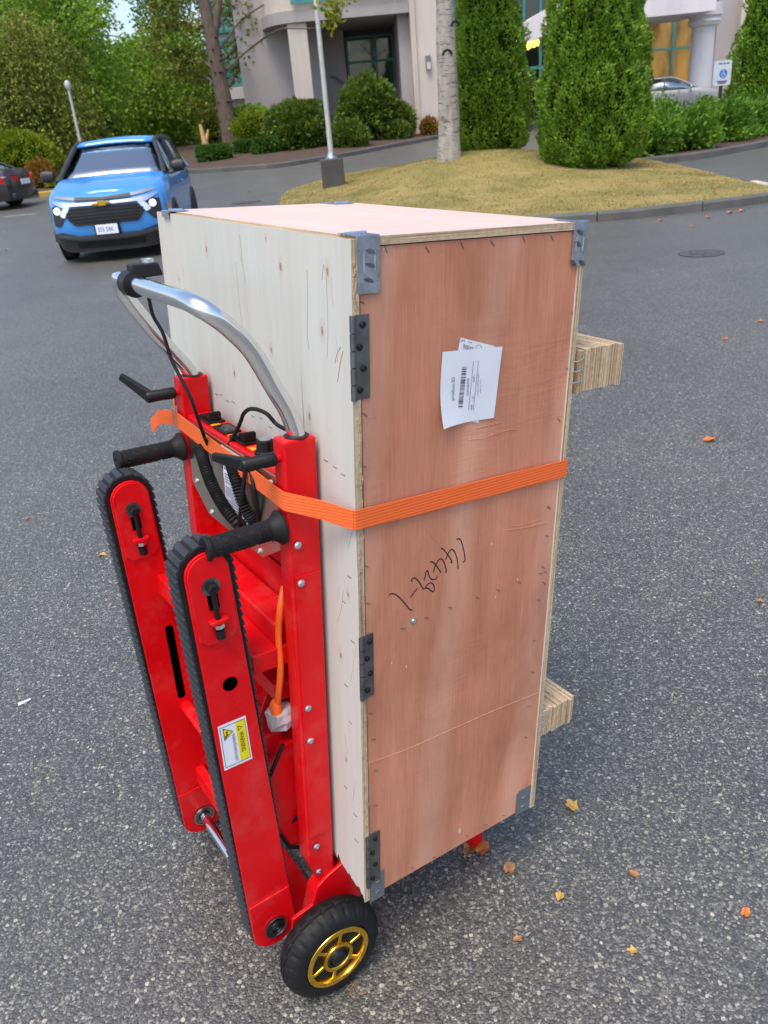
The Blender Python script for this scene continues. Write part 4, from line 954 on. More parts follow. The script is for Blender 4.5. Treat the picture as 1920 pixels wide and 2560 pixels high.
# greenhouse
zr = 1.64
def strip(name, rows, mat, parent=suv, th=0., smooth=True):
    b = B(); n = len(rows[0]); vs = [q for r_ in rows for q in r_]; fs = [(j * n + i, j * n + i + 1, (j + 1) * n + i + 1, (j + 1) * n + i) for j in range(len(rows) - 1) for i in range(n - 1)]
    o = b.add(vs, fs).build(name, mat, parent, smooth)
    if th: md = o.modifiers.new("s", 'SOLIDIFY'); md.thickness = th; md.offset = 0
    return o
us = np.linspace(-1, 1, 9)
strip("windshield", [[(u * (.79 - .17 * t), 1.02 + .86 * t + .10 * u * u * (1 - t * .3), 1.135 + .47 * t - .012 * u * u) for u in us] for t in np.linspace(0, 1, 5)], WING, th=.006)
strip("roof", [[(u * wd, y, zr + .045 * (1 - u * u) * k + dz) for u in us] for y, wd, k, dz in ((1.84, .60, .6, -.055), (2.05, .63, .8, -.012), (2.6, .64, 1, .0), (3.3, .63, 1, -.015), (3.85, .60, .8, -.06), (4.0, .58, .6, -.10))], BLUE, th=.03)
for s_ in (-1, 1):
    B().tube(spline([(.815 * s_, 1.06, 1.12), (.73 * s_, 1.5, 1.37), (.63 * s_, 1.92, 1.60), (.645 * s_, 2.6, 1.64), (.63 * s_, 3.6, 1.60), (.60 * s_, 4.0, 1.53)], 5), .038, 8).build("roof_pillar", BLUE if s_ > 2 else BPLAST, suv, True)
    B().tube([(.86 * s_, 2.45, 1.10), (.65 * s_, 2.5, 1.62)], .045, 8).build("door_pillar", BPLAST, suv, True)
    B().hexa([(.87 * s_, 3.7, 1.10), (.87 * s_, 4.2, 1.10), (.80 * s_, 4.2, 1.10), (.80 * s_, 3.7, 1.10), (.64 * s_, 3.75, 1.58), (.60 * s_, 4.0, 1.53), (.56 * s_, 4.0, 1.53), (.58 * s_, 3.75, 1.58)]).build("rear_quarter", BLUE, suv, bevel=.02)
    for (y0, y1, n_) in ((1.25, 2.42, "side_window"), (2.5, 3.72, "side_window")):
        strip(n_, [[(.865 * s_, y0 + (.55 if y0 < 2 else 0) * t_ * .9, 1.11 + .0 * t_) if t_ == 0 else (.66 * s_, min(y0 + (.62 if y0 < 2 else 0), y1), 1.60), (.865 * s_, y1, 1.11) if t_ == 0 else (.66 * s_, y1, 1.60)] for t_ in (0, 1)], WING, th=.006)
    # mirror
    mr = B(); mr.lathe([(0, .02), (.03, .075), (.12, .095), (.2, .08), (.24, 0)], (0, 0, 0), 'x', 14)
    mr.v = [(s_ * (.90 + x), 1.28 + y * .7, 1.21 + z) for x, y, z in mr.v]; mr.build("door_mirror", BPLAST, suv, True)
    # wheel arch cladding and sill
    for yc in (.92, 3.56):
        b = B(); vs = []
        for a in np.linspace(-.05, math.pi + .05, 15):
            for rr in (.36, .44): vs += [(s_ * .915, yc + rr * math.cos(a), .33 + rr * math.sin(a)), (s_ * .80, yc + rr * math.cos(a), .33 + rr * math.sin(a))]
        fs = []
        for i in range(14):
            o = i * 4; p_ = o + 4; fs += [(o, o + 2, p_ + 2, p_), (o + 2, o + 3, p_ + 3, p_ + 2), (o, p_, p_ + 1, o + 1)]
        b.add(vs, fs).build("wheel_arch", BPLAST, suv)
        b = B(); b.lathe([(s_ * .903, .36), (s_ * .904, .01)], (0, yc, .33), 'x', 24); b.build("wheel_well", BLACKPL, suv)
        wheel(suv, s_ * .83, yc, .335, .20, s_)
    B().box(*(sorted((s_ * .87, s_ * .912))), 1.3, 3.2, .24, .40).build("sill_cladding", BPLAST, suv, bevel=.02)
    B().box(*(sorted((s_ * .902, s_ * .93))), 2.2, 2.42, .93, .96).build("door_handle", BLUE, suv, bevel=.01)
strip("rear_window", [[(u * (.78 - .2 * t), 4.25 - .28 * t, 1.12 + .40 * t) for u in us] for t in (0, 1)], WING, th=.006)
B().box(-.78, .78, .6, 4.1, .3, .5).build("cabin_floor", BPLAST, suv)
B().hexa([(-.74, 1.0, .8), (.74, 1.0, .8), (.74, 1.6, .8), (-.74, 1.6, .8), (-.74, 1.08, 1.13), (.74, 1.08, 1.13), (.74, 1.5, 1.08), (-.74, 1.5, 1.08)]).build("dashboard", BPLAST, suv, bevel=.04)
for x in (-.38, .38):
    B().box(x - .25, x + .25, 1.9, 2.4, .5, .72).build("seat", SEAT, suv, bevel=.05)
    B().hexa([(x - .24, 2.32, .7), (x + .24, 2.32, .7), (x + .24, 2.46, .7), (x - .24, 2.46, .7), (x - .2, 2.52, 1.24), (x + .2, 2.52, 1.24), (x + .2, 2.62, 1.24), (x - .2, 2.62, 1.24)]).build("backrest", SEAT, suv, bevel=.04)
    B().box(x - .13, x + .13, 2.54, 2.64, 1.27, 1.46).build("headrest", SEAT, suv, bevel=.04)
b = B(); b.tube([(.38 + .18 * math.cos(a), 1.72 + .06 * math.sin(a), 1.02 + .17 * math.sin(a)) for a in np.linspace(0, 2 * math.pi, 21)], .015, 6, False); b.build("steering_wheel", BLACKPL, suv)
B().box(-.06, .06, 1.78, 1.82, 1.47, 1.55).build("inner_mirror", BPLAST, suv, bevel=.01)
def skin_body(name, verts, edges, radii, mat, parent=None, root=0):
    me = bpy.data.meshes.new(name); me.from_pydata(verts, edges, []); o = link(name, me, mat, parent)
    md = o.modifiers.new("skin", 'SKIN'); md.use_smooth_shade = True; me.skin_vertices.new() if not me.skin_vertices else None
    for i, r_ in enumerate(radii):
        sv = me.skin_vertices[0].data[i]; sv.radius = r_ if isinstance(r_, tuple) else (r_, r_); sv.use_root = (i == root)
    ss = o.modifiers.new("sub", 'SUBSURF'); ss.levels = 1; ss.render_levels = 1; return o
drv = thing("person", "driver in a pale shirt behind the windscreen of the blue car", "person", suv.location); drv.rotation_euler = suv.rotation_euler
V_ = [(.38, 2.22, .80), (.38, 2.26, 1.0), (.38, 2.28, 1.17), (.38, 2.26, 1.25), (.38, 2.22, 1.33), (.38, 2.20, 1.44), (.19, 2.24, 1.15), (.14, 2.02, .95), (.22, 1.78, 1.03), (.57, 2.24, 1.15), (.62, 2.02, .95), (.54, 1.78, 1.03), (.29, 1.78, .80), (.28, 1.5, .55), (.47, 1.78, .80), (.48, 1.5, .55)]
E_ = [(0, 1), (1, 2), (2, 3), (3, 4), (4, 5), (2, 6), (6, 7), (7, 8), (2, 9), (9, 10), (10, 11), (0, 12), (12, 13), (0, 14), (14, 15)]
Rr = [.15, .14, (.17, .11), .055, .085, .08, .065, .05, .038, .065, .05, .038, .085, .055, .085, .055]
skin_body("body", V_, E_, Rr, SKIN, drv)
b = B(); b.lathe([(-.06, .105), (.0, .122), (.06, .105), (.10, .06), (.115, 0)], (.38, 2.225, 1.46), 'z', 14); b.build("hair", HAIR, drv, True)
skin_body("shirt", V_[:3] + [V_[6], V_[7], V_[9], V_[10]], [(0, 1), (1, 2), (2, 3), (3, 4), (2, 5), (5, 6)], [.165, .155, (.185, .125), .08, .065, .08, .065], SHIRT, drv)
b = B(); b.lathe([(-.02, .012), (.012, .016), (.02, 0)], (.38, 2.108, 1.385), 'y', 8)
b.build("nose", SKIN, drv, True)
b = B()
for x in (.35, .41): b.lathe([(0, .011), (.006, .008), (.008, 0)], (x, 2.122, 1.405), 'y', 8)
b.box(.355, .405, 2.118, 2.126, 1.335, 1.343); b.build("eyes_and_mouth", HAIR, drv)

# ------------------------------------------------------------------ saloon builder (black car left, grey car right)
def saloon(name, label, loc, rz, paint, rear=True, tail=(.5, .01, .01)):
    c = thing(name, label, "car", loc, rz=rz)
    hf = [(0, 0), (.3, .01), (.55, .05), (.72, .12), (.82, .25), (.87, .5), (.88, 1.2), (.88, 2.4), (.88, 3.4), (.85, 4.0), (.78, 4.38), (.6, 4.49), (.3, 4.54), (0, 4.55)]
    sl = [(.20, .94, .05, .05), (.34, .99, .01, .01), (.5, 1, 0, 0), (.64, 1, 0, .01), (.78, .985, .03, .02), (.88, .96, .08, .05), (.94, .90, .16, .09)]
    zt2 = ([0, .3, 1.2, 1.6, 3.6, 4.55], [.78, .84, .96, .97, 1.0, 1.0])
    body_shell(sl, hf, zt2, 4.55, .03, 1.4, 3.55).build("body", paint, c, True)
    strip("windshield", [[(u * (.74 - .16 * t), 1.25 + .85 * t + .1 * u * u, .97 + .41 * t) for u in us] for t in (0, .5, 1)], WING, c, .006)
    strip("rear_window", [[(u * (.72 - .14 * t), 3.95 - .75 * t - .06 * u * u, .99 + .38 * t) for u in us] for t in (0, .5, 1)], WING, c, .006)
    strip("roof", [[(u * wd, y, z + .04 * (1 - u * u)) for u in us] for y, wd, z in ((2.06, .58, 1.375), (2.3, .61, 1.405), (2.8, .61, 1.405), (3.25, .57, 1.36))], paint, c, .025)
    for s_ in (-1, 1):
        B().tube(spline([(.78 * s_, 1.22, .96), (.60 * s_, 2.1, 1.375), (.62 * s_, 2.7, 1.40), (.59 * s_, 3.2, 1.36), (.76 * s_, 3.98, .99)], 5), .034, 8).build("roof_pillar", paint, c, True)
        strip("side_window", [[(.84 * s_, 1.5, .97), (.85 * s_, 2.5, .98), (.83 * s_, 3.55, .99)], [(.62 * s_, 2.1, 1.37), (.63 * s_, 2.6, 1.39), (.60 * s_, 3.1, 1.36)]], WING, c, .006)
        B().tube([(.85 * s_, 2.5, .97), (.64 * s_, 2.55, 1.39)], .03, 8).build("door_pillar", BPLAST, c, True)
        mr = B(); mr.lathe([(0, .02), (.03, .06), (.12, .075), (.18, 0)], (0, 0, 0), 'x', 12); mr.v = [(s_ * (.86 + x), 1.5 + y * .7, 1.0 + z) for x, y, z in mr.v]; mr.build("door_mirror", paint, c, True)
        for yc in (.85, 3.6):
            B().lathe([(s_ * .885, .345), (s_ * .886, .01)], (0, yc, .32), 'x', 24).build("wheel_well", BLACKPL, c); wheel(c, s_ * .80, yc, .315, .2, s_)
        b = B(); q = [(.42, .70), (.80, .66), (.84, .84), (.60, .88), (.44, .84)]; vs = []
        for x, z in q: vs.append((x * s_, 4.545 - .28 * max(0, (x - .5) / .35) ** 1.5 + .012 - .05 * max(0, z - .7), z))
        for x, z in q: vs.append((x * s_, 4.40 - .3 * max(0, (x - .5) / .35) ** 1.5, z))
        n = len(q); b.add(vs, [tuple(range(n)), tuple(range(n, 2 * n))[::-1]] + [(i, (i + 1) % n, n + (i + 1) % n, n + i) for i in range(n)])
        b.build("tail_light", simple("tail_lamp_red", tail, .15, 0, .1), c)
        b = B(); b.box(*(sorted((.70 * s_, .83 * s_))), 4.20, 4.40, .80, .845); b.build("reversing_lens", LENS, c, bevel=.01)
        b = B(); vs = [(x * s_, .035 + .25 * max(0, (x - .45) / .4) ** 1.5, z) for x, z in ((.42, .60), (.80, .62), (.82, .74), (.5, .71))]; vs += [(x, y + .1, z) for x, y, z in vs]
        b.add(vs, [(0, 1, 2, 3), (7, 6, 5, 4), (0, 4, 5, 1), (1, 5, 6, 2), (2, 6, 7, 3), (3, 7, 4, 0)]); b.build("headlight", LENS, c)
    B().box(-.26, .26, 4.55, 4.565, .60, .74).build("number_plate", simple("plate_white", (.72, .74, .78), .5, 0, .02), c)
    b = B(); b.box(-.7, .7, 4.3, 4.52, .24, .40); b.build("rear_valance", BPLAST, c, bevel=.04)
    b = B(); b.box(-.4, .4, .0, .05, .46, .62); b.build("grille", BPLAST, c, bevel=.02)
    B().box(-.72, .72, .8, 4.0, .3, .55).build("cabin_floor", BPLAST, c)
    B().box(-.6, .6, 3.1, 3.3, .5, 1.12).build("rear_seat", SEAT, c, bevel=.05)
    for x in (-.36, .36): B().box(x - .22, x + .22, 2.2, 2.36, .5, 1.22).build("front_seat", SEAT, c, bevel=.05)
    b = B(); b.box(-.7, .7, 1.3, 1.7, .6, .93); b.build("dashboard", BPLAST, c, bevel=.04)
    return c
BLACKP = m_carpaint("black_car_paint", (.012, .012, .014)); GREYP = m_carpaint("grey_car_paint", (.22, .225, .23))
q = G(60, 458)
rzb = R(118)          # the car's rear looks to the lower right
def place_rear(q, rz, lx, ly): return (q[0] - (lx * math.cos(rz) - ly * math.sin(rz)), q[1] - (lx * math.sin(rz) + ly * math.cos(rz)), 0)
rzb = R(-97); lc = place_rear(G(36, 453), rzb, .72, 4.45)
saloon("saloon_car", "black saloon parked at the planted bed showing its red tail light", (lc[0], lc[1], float(terrain(lc[0], lc[1]))), rzb, BLACKP, tail=(.55, .012, .015))
q = P(1462, 240, 36.5); gz = .78
B().hexa([(10.0, 32.6, .1), (28, 32.6, .1), (28, 41, .1), (10, 41, .1), (10.8, 33.8, .78), (28, 33.8, .78), (28, 41, .78), (10.8, 41, .78)]).build('entrance_drive', ASPHALT); tag(bpy.data.objects['entrance_drive'], 'raised asphalt drive in front of the entrance', kind='structure')
saloon("saloon_car", "grey saloon standing by the entrance behind the juniper hedge", (q[0] + 2.1, 36.9, gz), R(90 - 12), GREYP, tail=(.45, .03, .03))

# ================================================================== HAND TRUCK AND CRATE (own frame: x away from the trolley, y along the pale panel, z up the crate)
FM = Matrix(((RB[0][0], RB[0][1], RB[0][2], TB[0]), (RB[1][0], RB[1][1], RB[1][2], TB[1]), (RB[2][0], RB[2][1], RB[2][2], TB[2]), (0, 0, 0, 1)))
def frame_thing(name, label, cat):
    o = thing(name, label, cat); o.matrix_world = FM; return o
def gz_(x, y): return -(TB[2] + RB[2][0] * x + RB[2][1] * y) / RB[2][2]      # ground height in the trolley frame
ht = frame_thing("hand_truck", "red powered stair climbing hand truck with black rubber tracks carrying the crate", "hand truck")
YN0, YN1, YF0, YF1 = .10, .138, .522, .56
NZ, FZ = .937, .948
for (y0, y1, z1) in ((YN0, YN1, NZ), (YF0, YF1, FZ)):
    o = B().hexa([(-.046, y0, -.012), (-.008, y0, .012), (-.008, y1, .012), (-.046, y1, -.012), (-.066, y0, z1), (-.008, y0, z1), (-.008, y1, z1), (-.066, y1, z1)])
    o = B(); o.prism([(-.066, .06), (-.066, z1), (-.008, z1), (-.008, .0), (-.030, -.014), (-.046, .0)], y0, y1, 1)
    st = o.build("upright", RED, ht, bevel=.004, seg=3)
    B().prism([(-.060, .12), (-.060, .70), (-.012, .70), (-.012, .12)], y0 - .0022, y0 - .0002, 1).build("upright_cover", RED, st, bevel=.0008)
    b = B(); b.lathe([(0, .0165), (.001, .0205), (.0018, .0165)], (-.033, (y0 + y1) / 2, z1), 'z', 20); b.build("tube_socket", BLACKPL, st)
def bolt_head(name, p_, axis, r_, h, parent, mat=STEEL, sgn=-1, hexn=0):
    b = B(); b.lathe([(0, r_), (sgn * h * .45, r_), (sgn * h, r_ * .62), (sgn * h, r_ * .3), (sgn * h * .6, r_ * .22), (sgn * h * .6, 0)], p_, axis, hexn or 14); return b.build(name, mat, parent)
for (vx, vy) in ((643, 1178), (650, 1260), (665, 1530), (670, 1600), (683, 1828), (688, 1882)):
    q = L(vx, vy, 'y', YN0 - .0022); bolt_head("bolt", (q[0], YN0 - .0022, q[2]), 'y', .0068, .004, ht)
# chrome handle bar
YH0, YH1 = .119, .541
hp = [(-.033, YH0, .90), (-.033, YH0, .937), (-.045, YH0, .978), (-.066, YH0, 1.018), (-.099, YH0, 1.080), (-.132, YH0, 1.118), (-.156, YH0 + .002, 1.139), (-.169, YH0 + .014, 1.149), (-.172, YH0 + .034, 1.1525), (-.172, YH0 + .07, 1.153), (-.166, YH0 + .2, 1.149),
      (-.160, YH1 - .07, 1.145), (-.159, YH1 - .034, 1.144), (-.156, YH1 - .014, 1.139), (-.149, YH1 - .002, 1.122), (-.134, YH1, 1.094), (-.100, YH1, 1.042), (-.068, YH1, .998), (-.044, YH1, .966), (-.033, YH1, .94), (-.033, YH1, .90)]
B().tube(spline(hp, 8), .0142, 24).build("handle_bar", CHROME, ht, True)
# thumb switch on the bar
ysw = .432; SWX, SWZ = .0095, -.0075; sw = B().lathe([(-.016, .0175), (-.016, .0215), (.016, .0215), (.016, .0175)], (-.172 + SWX, ysw, 1.153 + SWZ), 'y', 24); sw = sw.build("thumb_switch", BLACKPL, ht, True)
B().hexa([(-.165, ysw - .017, 1.155), (-.112, ysw - .017, 1.157), (-.112, ysw + .017, 1.157), (-.165, ysw + .017, 1.155), (-.165, ysw - .014, 1.177), (-.118, ysw - .014, 1.178), (-.118, ysw + .014, 1.178), (-.165, ysw + .014, 1.177)]).build("switch_housing", BLACKPL, sw, bevel=.003)
B().lathe([(0, .010), (.006, .010), (.006, .008), (.003, .007), (.003, 0)], (-.132, ysw, 1.178), 'z', 18).build("push_button", STEEL, sw)
B().lathe([(0, .011), (-.006, .011), (-.012, .007), (-.018, .005)], (-.138, ysw, 1.140), 'z', 14).build("cable_gland", BLACKPL, sw)
cp_ = [(-.138, ysw, 1.125), (-.135, ysw - .004, 1.09), L(352, 720, 'x', -.128), L(372, 780, 'x', -.122), L(410, 855, 'x', -.11), L(428, 905, 'x', -.098), L(440, 940, 'x', -.082), L(448, 960, 'x', -.072)]
B().tube(spline(cp_, 8), .0032, 10).build("control_cable", BLACKRUB, ht, True)
# clamp levers
for (yb, zb, tip, mid) in ((.119, .907, (-.153, .172, .912), None), (.541, .918, (-.158, .592, .953), None)):
    lv = B(); lv.lathe([(-.004, .0052), (.0, .0115), (.02, .0115), (.022, .0105), (.052, .012), (.056, .010), (.0565, .006), (.052, .005)], (0, 0, 0), 'x', 20)
    lv.v = [(-.074 - x, yb + y, zb + z) for x, y, z in lv.v]; lv = lv.build("clamp_lever", BLACKPL, ht, True)
    B().cyl((-.066, yb, zb), (-.080, yb, zb), .007, 14).build("threaded_boss", RED, lv, True)
    e = np.array([-.122, yb, zb]); tp_ = np.array(tip); d = tp_ - e; ln_ = np.linalg.norm(d); d /= ln_; up = np.array([0, 0, 1.]) - d * d[2]; up /= np.linalg.norm(up); sd = np.cross(d, up)
    vs = []
    for t_, hh, ww in ((0, .0105, .007), (.5, .0085, .0055), (1, .0065, .005)):
        c = e + d * ln_ * t_; vs += [c - up * hh - sd * ww, c - up * hh + sd * ww, c + up * hh + sd * ww, c + up * hh - sd * ww]
    B().add(vs, [(3, 2, 1, 0), (8, 9, 10, 11)] + [(j * 4 + k, j * 4 + (k + 1) % 4, (j + 1) * 4 + (k + 1) % 4, (j + 1) * 4 + k) for j in range(2) for k in range(4)]).build("lever_blade", BLACKPL, lv, bevel=.002)
    bolt_head("lever_screw", (-.1305, yb, zb), 'x', .006, .002, lv, BLACKPL, -1)
# rubber grips
for (yb, zb) in ((.119, .788), (.541, .806)):
    x0 = -.070; pr = [(0, .0285), (.004, .029), (.007, .026), (.016, .0195), (.022, .0178)]
    for k in range(8): pr += [(.023 + k * .003, .0178), (.0242 + k * .003, .0164)]
    pr += [(.05, .0168), (.053, .0176), (.122, .0170), (.124, .0175), (.127, .0205), (.132, .0205), (.134, .0185), (.1345, .006), (.132, .005), (.132, 0)]
    b = B(); b.lathe(pr, (0, 0, 0), 'x', 26); b.v = [(x0 - x, yb + y, zb + z - x * .02) for x, y, z in b.v]; gp = b.build("grip", BLACKRUB, ht, True)
    b = B()
    for k in range(6):
        for a in range(8):
            an = (a + .5 * (k % 2)) * math.pi / 4; cx_ = x0 - .060 - k * .0108; r0, r1 = .0165, .0179; vs = []
            for rr_, sh in ((r0, 1.), (r1, .8)):
                for (du, da) in ((-.0046 * sh, 0), (-.003 * sh, .3 * sh), (.003 * sh, .3 * sh), (.0046 * sh, 0), (.003 * sh, -.3 * sh), (-.003 * sh, -.3 * sh)):
                    vs.append((cx_ + du, yb + rr_ * math.cos(an + da), zb + rr_ * math.sin(an + da) - (x0 - cx_) * .02))
            b.add(vs, [(0, 1, 2, 3, 4, 5), (11, 10, 9, 8, 7, 6)] + [(i, (i + 1) % 6, 6 + (i + 1) % 6, 6 + i) for i in range(6)])
    b.build("grip_pads", BLACKRUB, gp)
    B().cyl((-.066, yb, zb), (-.074, yb, zb), .017, 18).build("grip_weld", RED, gp, True)
# control box between the uprights
cbx = B(); cbx.box(-.060, -.010, YN1 + .001, YF0 - .001, .835, .876); cbx = cbx.build("control_box", RED, ht, bevel=.003)
B().prism([(YN1 + .002, .868), (YF0 - .002, .868), (YF0 - .002, .735), (YF0 - .075, .690), (YN1 + .075, .690), (YN1 + .002, .735)], -.0635, -.0605, 0).build("stainless_plate", MIRROR, ht, bevel=.0006)
for (vx, vy) in ((403, 893), (443, 925), (552, 992), (590, 1015)):
    q = L(vx, vy, 'x', -.0635)
for (y, z) in ((.505, .850), (.355, .850), (.160, .850), (.495, .745), (.165, .745), (.43, .70), (.22, .70)):
    bolt_head("bolt", (-.0635, y, z), 'x', .0062, .004, ht)
for k, y in enumerate((.462, .312)):
    rs = B().box(-.052, -.018, y - .030, y + .030, .8765, .881).build("rocker_switch", BLACKPL, cbx, bevel=.001)
    B().prism([(y - .024, .8812), (y + .024, .8812), (y + .024, .8835), (y + .002, .887), (y - .024, .896)], -.047, -.023, 0).build("rocker", BLACKPL, rs, bevel=.001)
    for j in range(4): B().box(-.046, -.024, y - .021 + j * .006, y - .018 + j * .006, .893 - j * .0015, .8965 - j * .0020).build("rocker_rib", BLACKRUB, rs)
dp = B().box(-.053, -.019, .358, .412, .8765, .8805).build("display_bezel", BLACKPL, cbx, bevel=.001)
B().box(-.047, -.025, .367, .403, .8806, .8809).build("display_window", GLASSD, dp)
for y in (.428, .346, .262): B().box(-.050, -.030, y - .012, y + .012, .8762, .8766).build("switch_label", ORANGE, cbx); 
for y in (.428, .346, .262):
    b = B()
    for j in range(3): b.box(-.047 + j * .005, -.0445 + j * .005, y - .009, y + .009 - j * .004, .8767, .8769)
    b.build("label_print", YELLOW, cbx)
kb = B(); kb.lathe([(0, .019), (.004, .019), (.006, .0155), (.024, .0135), (.025, .012), (.0252, 0)], (-.036, .228, .8765), 'z', 24, lambda i, k: (.0006 if k % 2 and i in (2, 3) else 0)); kb = kb.build("speed_knob", BLACKPL, cbx)
B().lathe([(0, .011), (.0008, .011), (.0008, 0)], (-.036, .228, .9018), 'z', 20).build("knob_cap", STEEL, kb)
c2_ = [(-.060, .352, .80), (-.062, .348, .84), L(516, 920, 'x', -.050), L(527, 893, 'x', -.045), L(545, 883, 'x', -.04), L(575, 893, 'x', -.032), L(598, 917, 'x', -.02), (-.017, .165, .925), (-.017, .163, .90)]
B().tube(spline(c2_, 8), .0036, 10).build("sensor_cable", BLACKRUB, ht, True)
B().lathe([(0, .010), (.012, .010), (.014, .006), (.02, .005)], (-.017, .164, .895), 'z', 14).build("cable_gland", BLACKPL, ht)
# corrugated hoses
def hose(pts, r_, name):
    p_ = spline(pts, 26); acc = 0; rs = []; last = p_[0]
    for q in p_: acc += np.linalg.norm(q - last); last = q; rs.append(r_ * (1 + .17 * math.sin(acc / .0052 * 2 * math.pi)))
    dens = []; 
    tot = acc; m = int(tot / .0010); s = np.concatenate([[0], np.cumsum([np.linalg.norm(p_[i + 1] - p_[i]) for i in range(len(p_) - 1)])]); ss = np.linspace(0, s[-1], m)
    pp_ = [np.array([np.interp(x, s, [q[k] for q in p_]) for k in range(3)]) for x in ss]; rr_ = [r_ * (1 + .16 * math.sin(x / .0052 * 2 * math.pi)) for x in ss]
    return B().tube(pp_, rr_, 10).build(name, BLACKRUB, ht, True)
hose([L(432, 968, 'x', -.074), L(441, 1000, 'x', -.085), L(455, 1040, 'x', -.09), L(478, 1085, 'x', -.09), L(505, 1122, 'x', -.085), L(525, 1140, 'x', -.07)], .0105, "corrugated_hose")
hose([L(500, 1005, 'x', -.075), L(512, 1045, 'x', -.08), L(524, 1085, 'x', -.08), L(545, 1125, 'x', -.07), L(565, 1142, 'x', -.06)], .0100, "corrugated_hose")
B().tube(spline([L(533, 985, 'x', -.07), L(527, 1040, 'x', -.08), L(520, 1100, 'x', -.085), L(515, 1140, 'x', -.08)], 6), .004, 8).build("power_cable", BLACKRUB, ht, True)
B().tube(spline([L(540, 1010, 'x', -.068), L(548, 1050, 'x', -.075), L(556, 1100, 'x', -.07), L(560, 1145, 'x', -.06)], 6), .004, 8).build("power_cable", BLACKRUB, ht, True)
# instruction sheet and warning card on the stainless plate
ps = [L(484, 985, 'x', -.0645), L(506, 985, 'x', -.0645), L(533, 1085, 'x', -.0645), L(515, 1070, 'x', -.0645)]
yA, yB, zA, zB = .352, .262, .862, .715
sh = B().hexa([(-.0648, yB, zB), (-.0640, yB, zB), (-.0640, yA, zB + .012), (-.0648, yA, zB + .012), (-.0648, yB, zA), (-.0640, yB, zA), (-.0640, yA, zA), (-.0648, yA, zA)]).build("instruction_sheet", PAPER, ht)
b = B()
for k in range(22):
    z = zA - .028 - k * .0052; b.box(-.0651, -.0649, yB + .006, yA - .006 - (.02 if k % 5 == 4 else 0), z, z + .0024)
b.build("printed_lines", simple("blue_grey_print", (.14, .16, .28), .6), sh)
B().box(-.0652, -.0649, yB + .004, yA - .004, zA - .018, zA - .008).build("red_header", simple("print_red", (.55, .03, .03), .6), sh)
wc = B().add([(-.0642, .445, .80), (-.0642, .40, .765), (-.0642, .425, .845), (-.0642, .41, .83)], [(0, 1, 3, 2)]); wc.build("warning_card", PAPER, ht)
# inner panels, battery tray, motor box
B().box(-.020, -.010, YN1 + .001, YF0 - .001, .10, .834).build("back_panel", RED, ht)
bt_ = B(); bt_.box(-.130, -.022, YN1 + .004, YF0 - .004, .506, .546); bt_ = bt_.build("battery_tray", RED, ht, bevel=.003)
B().box(-.080, -.024, YN1 + .012, YF0 - .012, .547, .590).build("battery_box", RED, bt_, bevel=.004)
B().box(-.0225, -.0205, .15, .51, .655, .6565).build("tray_seam", BLACKPL, bt_)
B().box(-.085, -.022, YN1 + .02, YF0 - .02, .42, .456).build("cross_rail", RED, ht, bevel=.003)
B().box(-.120, -.070, YN1 + .03, YF0 - .03, .300, .345).build("cross_rail", RED, ht, bevel=.003)
mb = B(); mb.prism([(-.030, .045), (-.078, .070), (-.118, .165), (-.118, .25), (-.080, .325), (-.022, .325), (-.022, .045)], .150, .505, 1); mb = mb.build("motor_cover", RED, ht, bevel=.004)
B().tube([(-.080, .148, .328), (-.121, .148, .251), (-.121, .148, .163), (-.080, .148, .067), (-.045, .148, .05)], .004, 8).build("edge_trim", BLACKRUB, mb, True)
# folding link plates and the plug
lp_ = [L(vx, vy, 'y', .186) for vx, vy in ((575, 1505), (590, 1495), (625, 1495), (628, 1560), (602, 1600), (572, 1690), (548, 1640), (560, 1551))]; lp_ = [(q[0], q[2]) for q in lp_]
for y in (.186, .470): B().prism(lp_, y, y + .005, 1).build("link_plate", RED, ht, bevel=.001)
oc = [L(614, 1268, 'x', -.050), L(606, 1310, 'x', -.068), L(602, 1370, 'x', -.074), L(606, 1440, 'x', -.076), L(603, 1490, 'x', -.080), L(597, 1535, 'x', -.084)]
B().tube(spline(oc, 8), .0062, 14).build("charging_cable", ORANGE, ht, True)
q = np.array(oc[-1])
B().lathe([(-.020, .0115), (.016, .0115), (.020, .009), (.024, .0065)], q, 'z', 14).build("plug_body", ORANGE, ht, True)
b = B(); b.lathe([(-.042, .010), (-.040, .020), (-.02, .024), (-.004, .022), (.0, .012)], q + np.array([.006, .004, 0]), 'z', 9, lambda i, k: random.uniform(-.004, .004)); b.v = [(x + (.018 if x > q[0] + .012 else 0), y, z) for x, y, z in b.v]; b.build("plug_cap", CLEARPL, ht)
B().tube(spline([(-.06, .15, .14), (-.085, .16, .10), (-.07, .17, .055), (-.04, .16, .06), (-.03, .15, .12), (-.035, .142, .30)], 6), .0045, 8).build("motor_cable", BLACKRUB, ht, True)

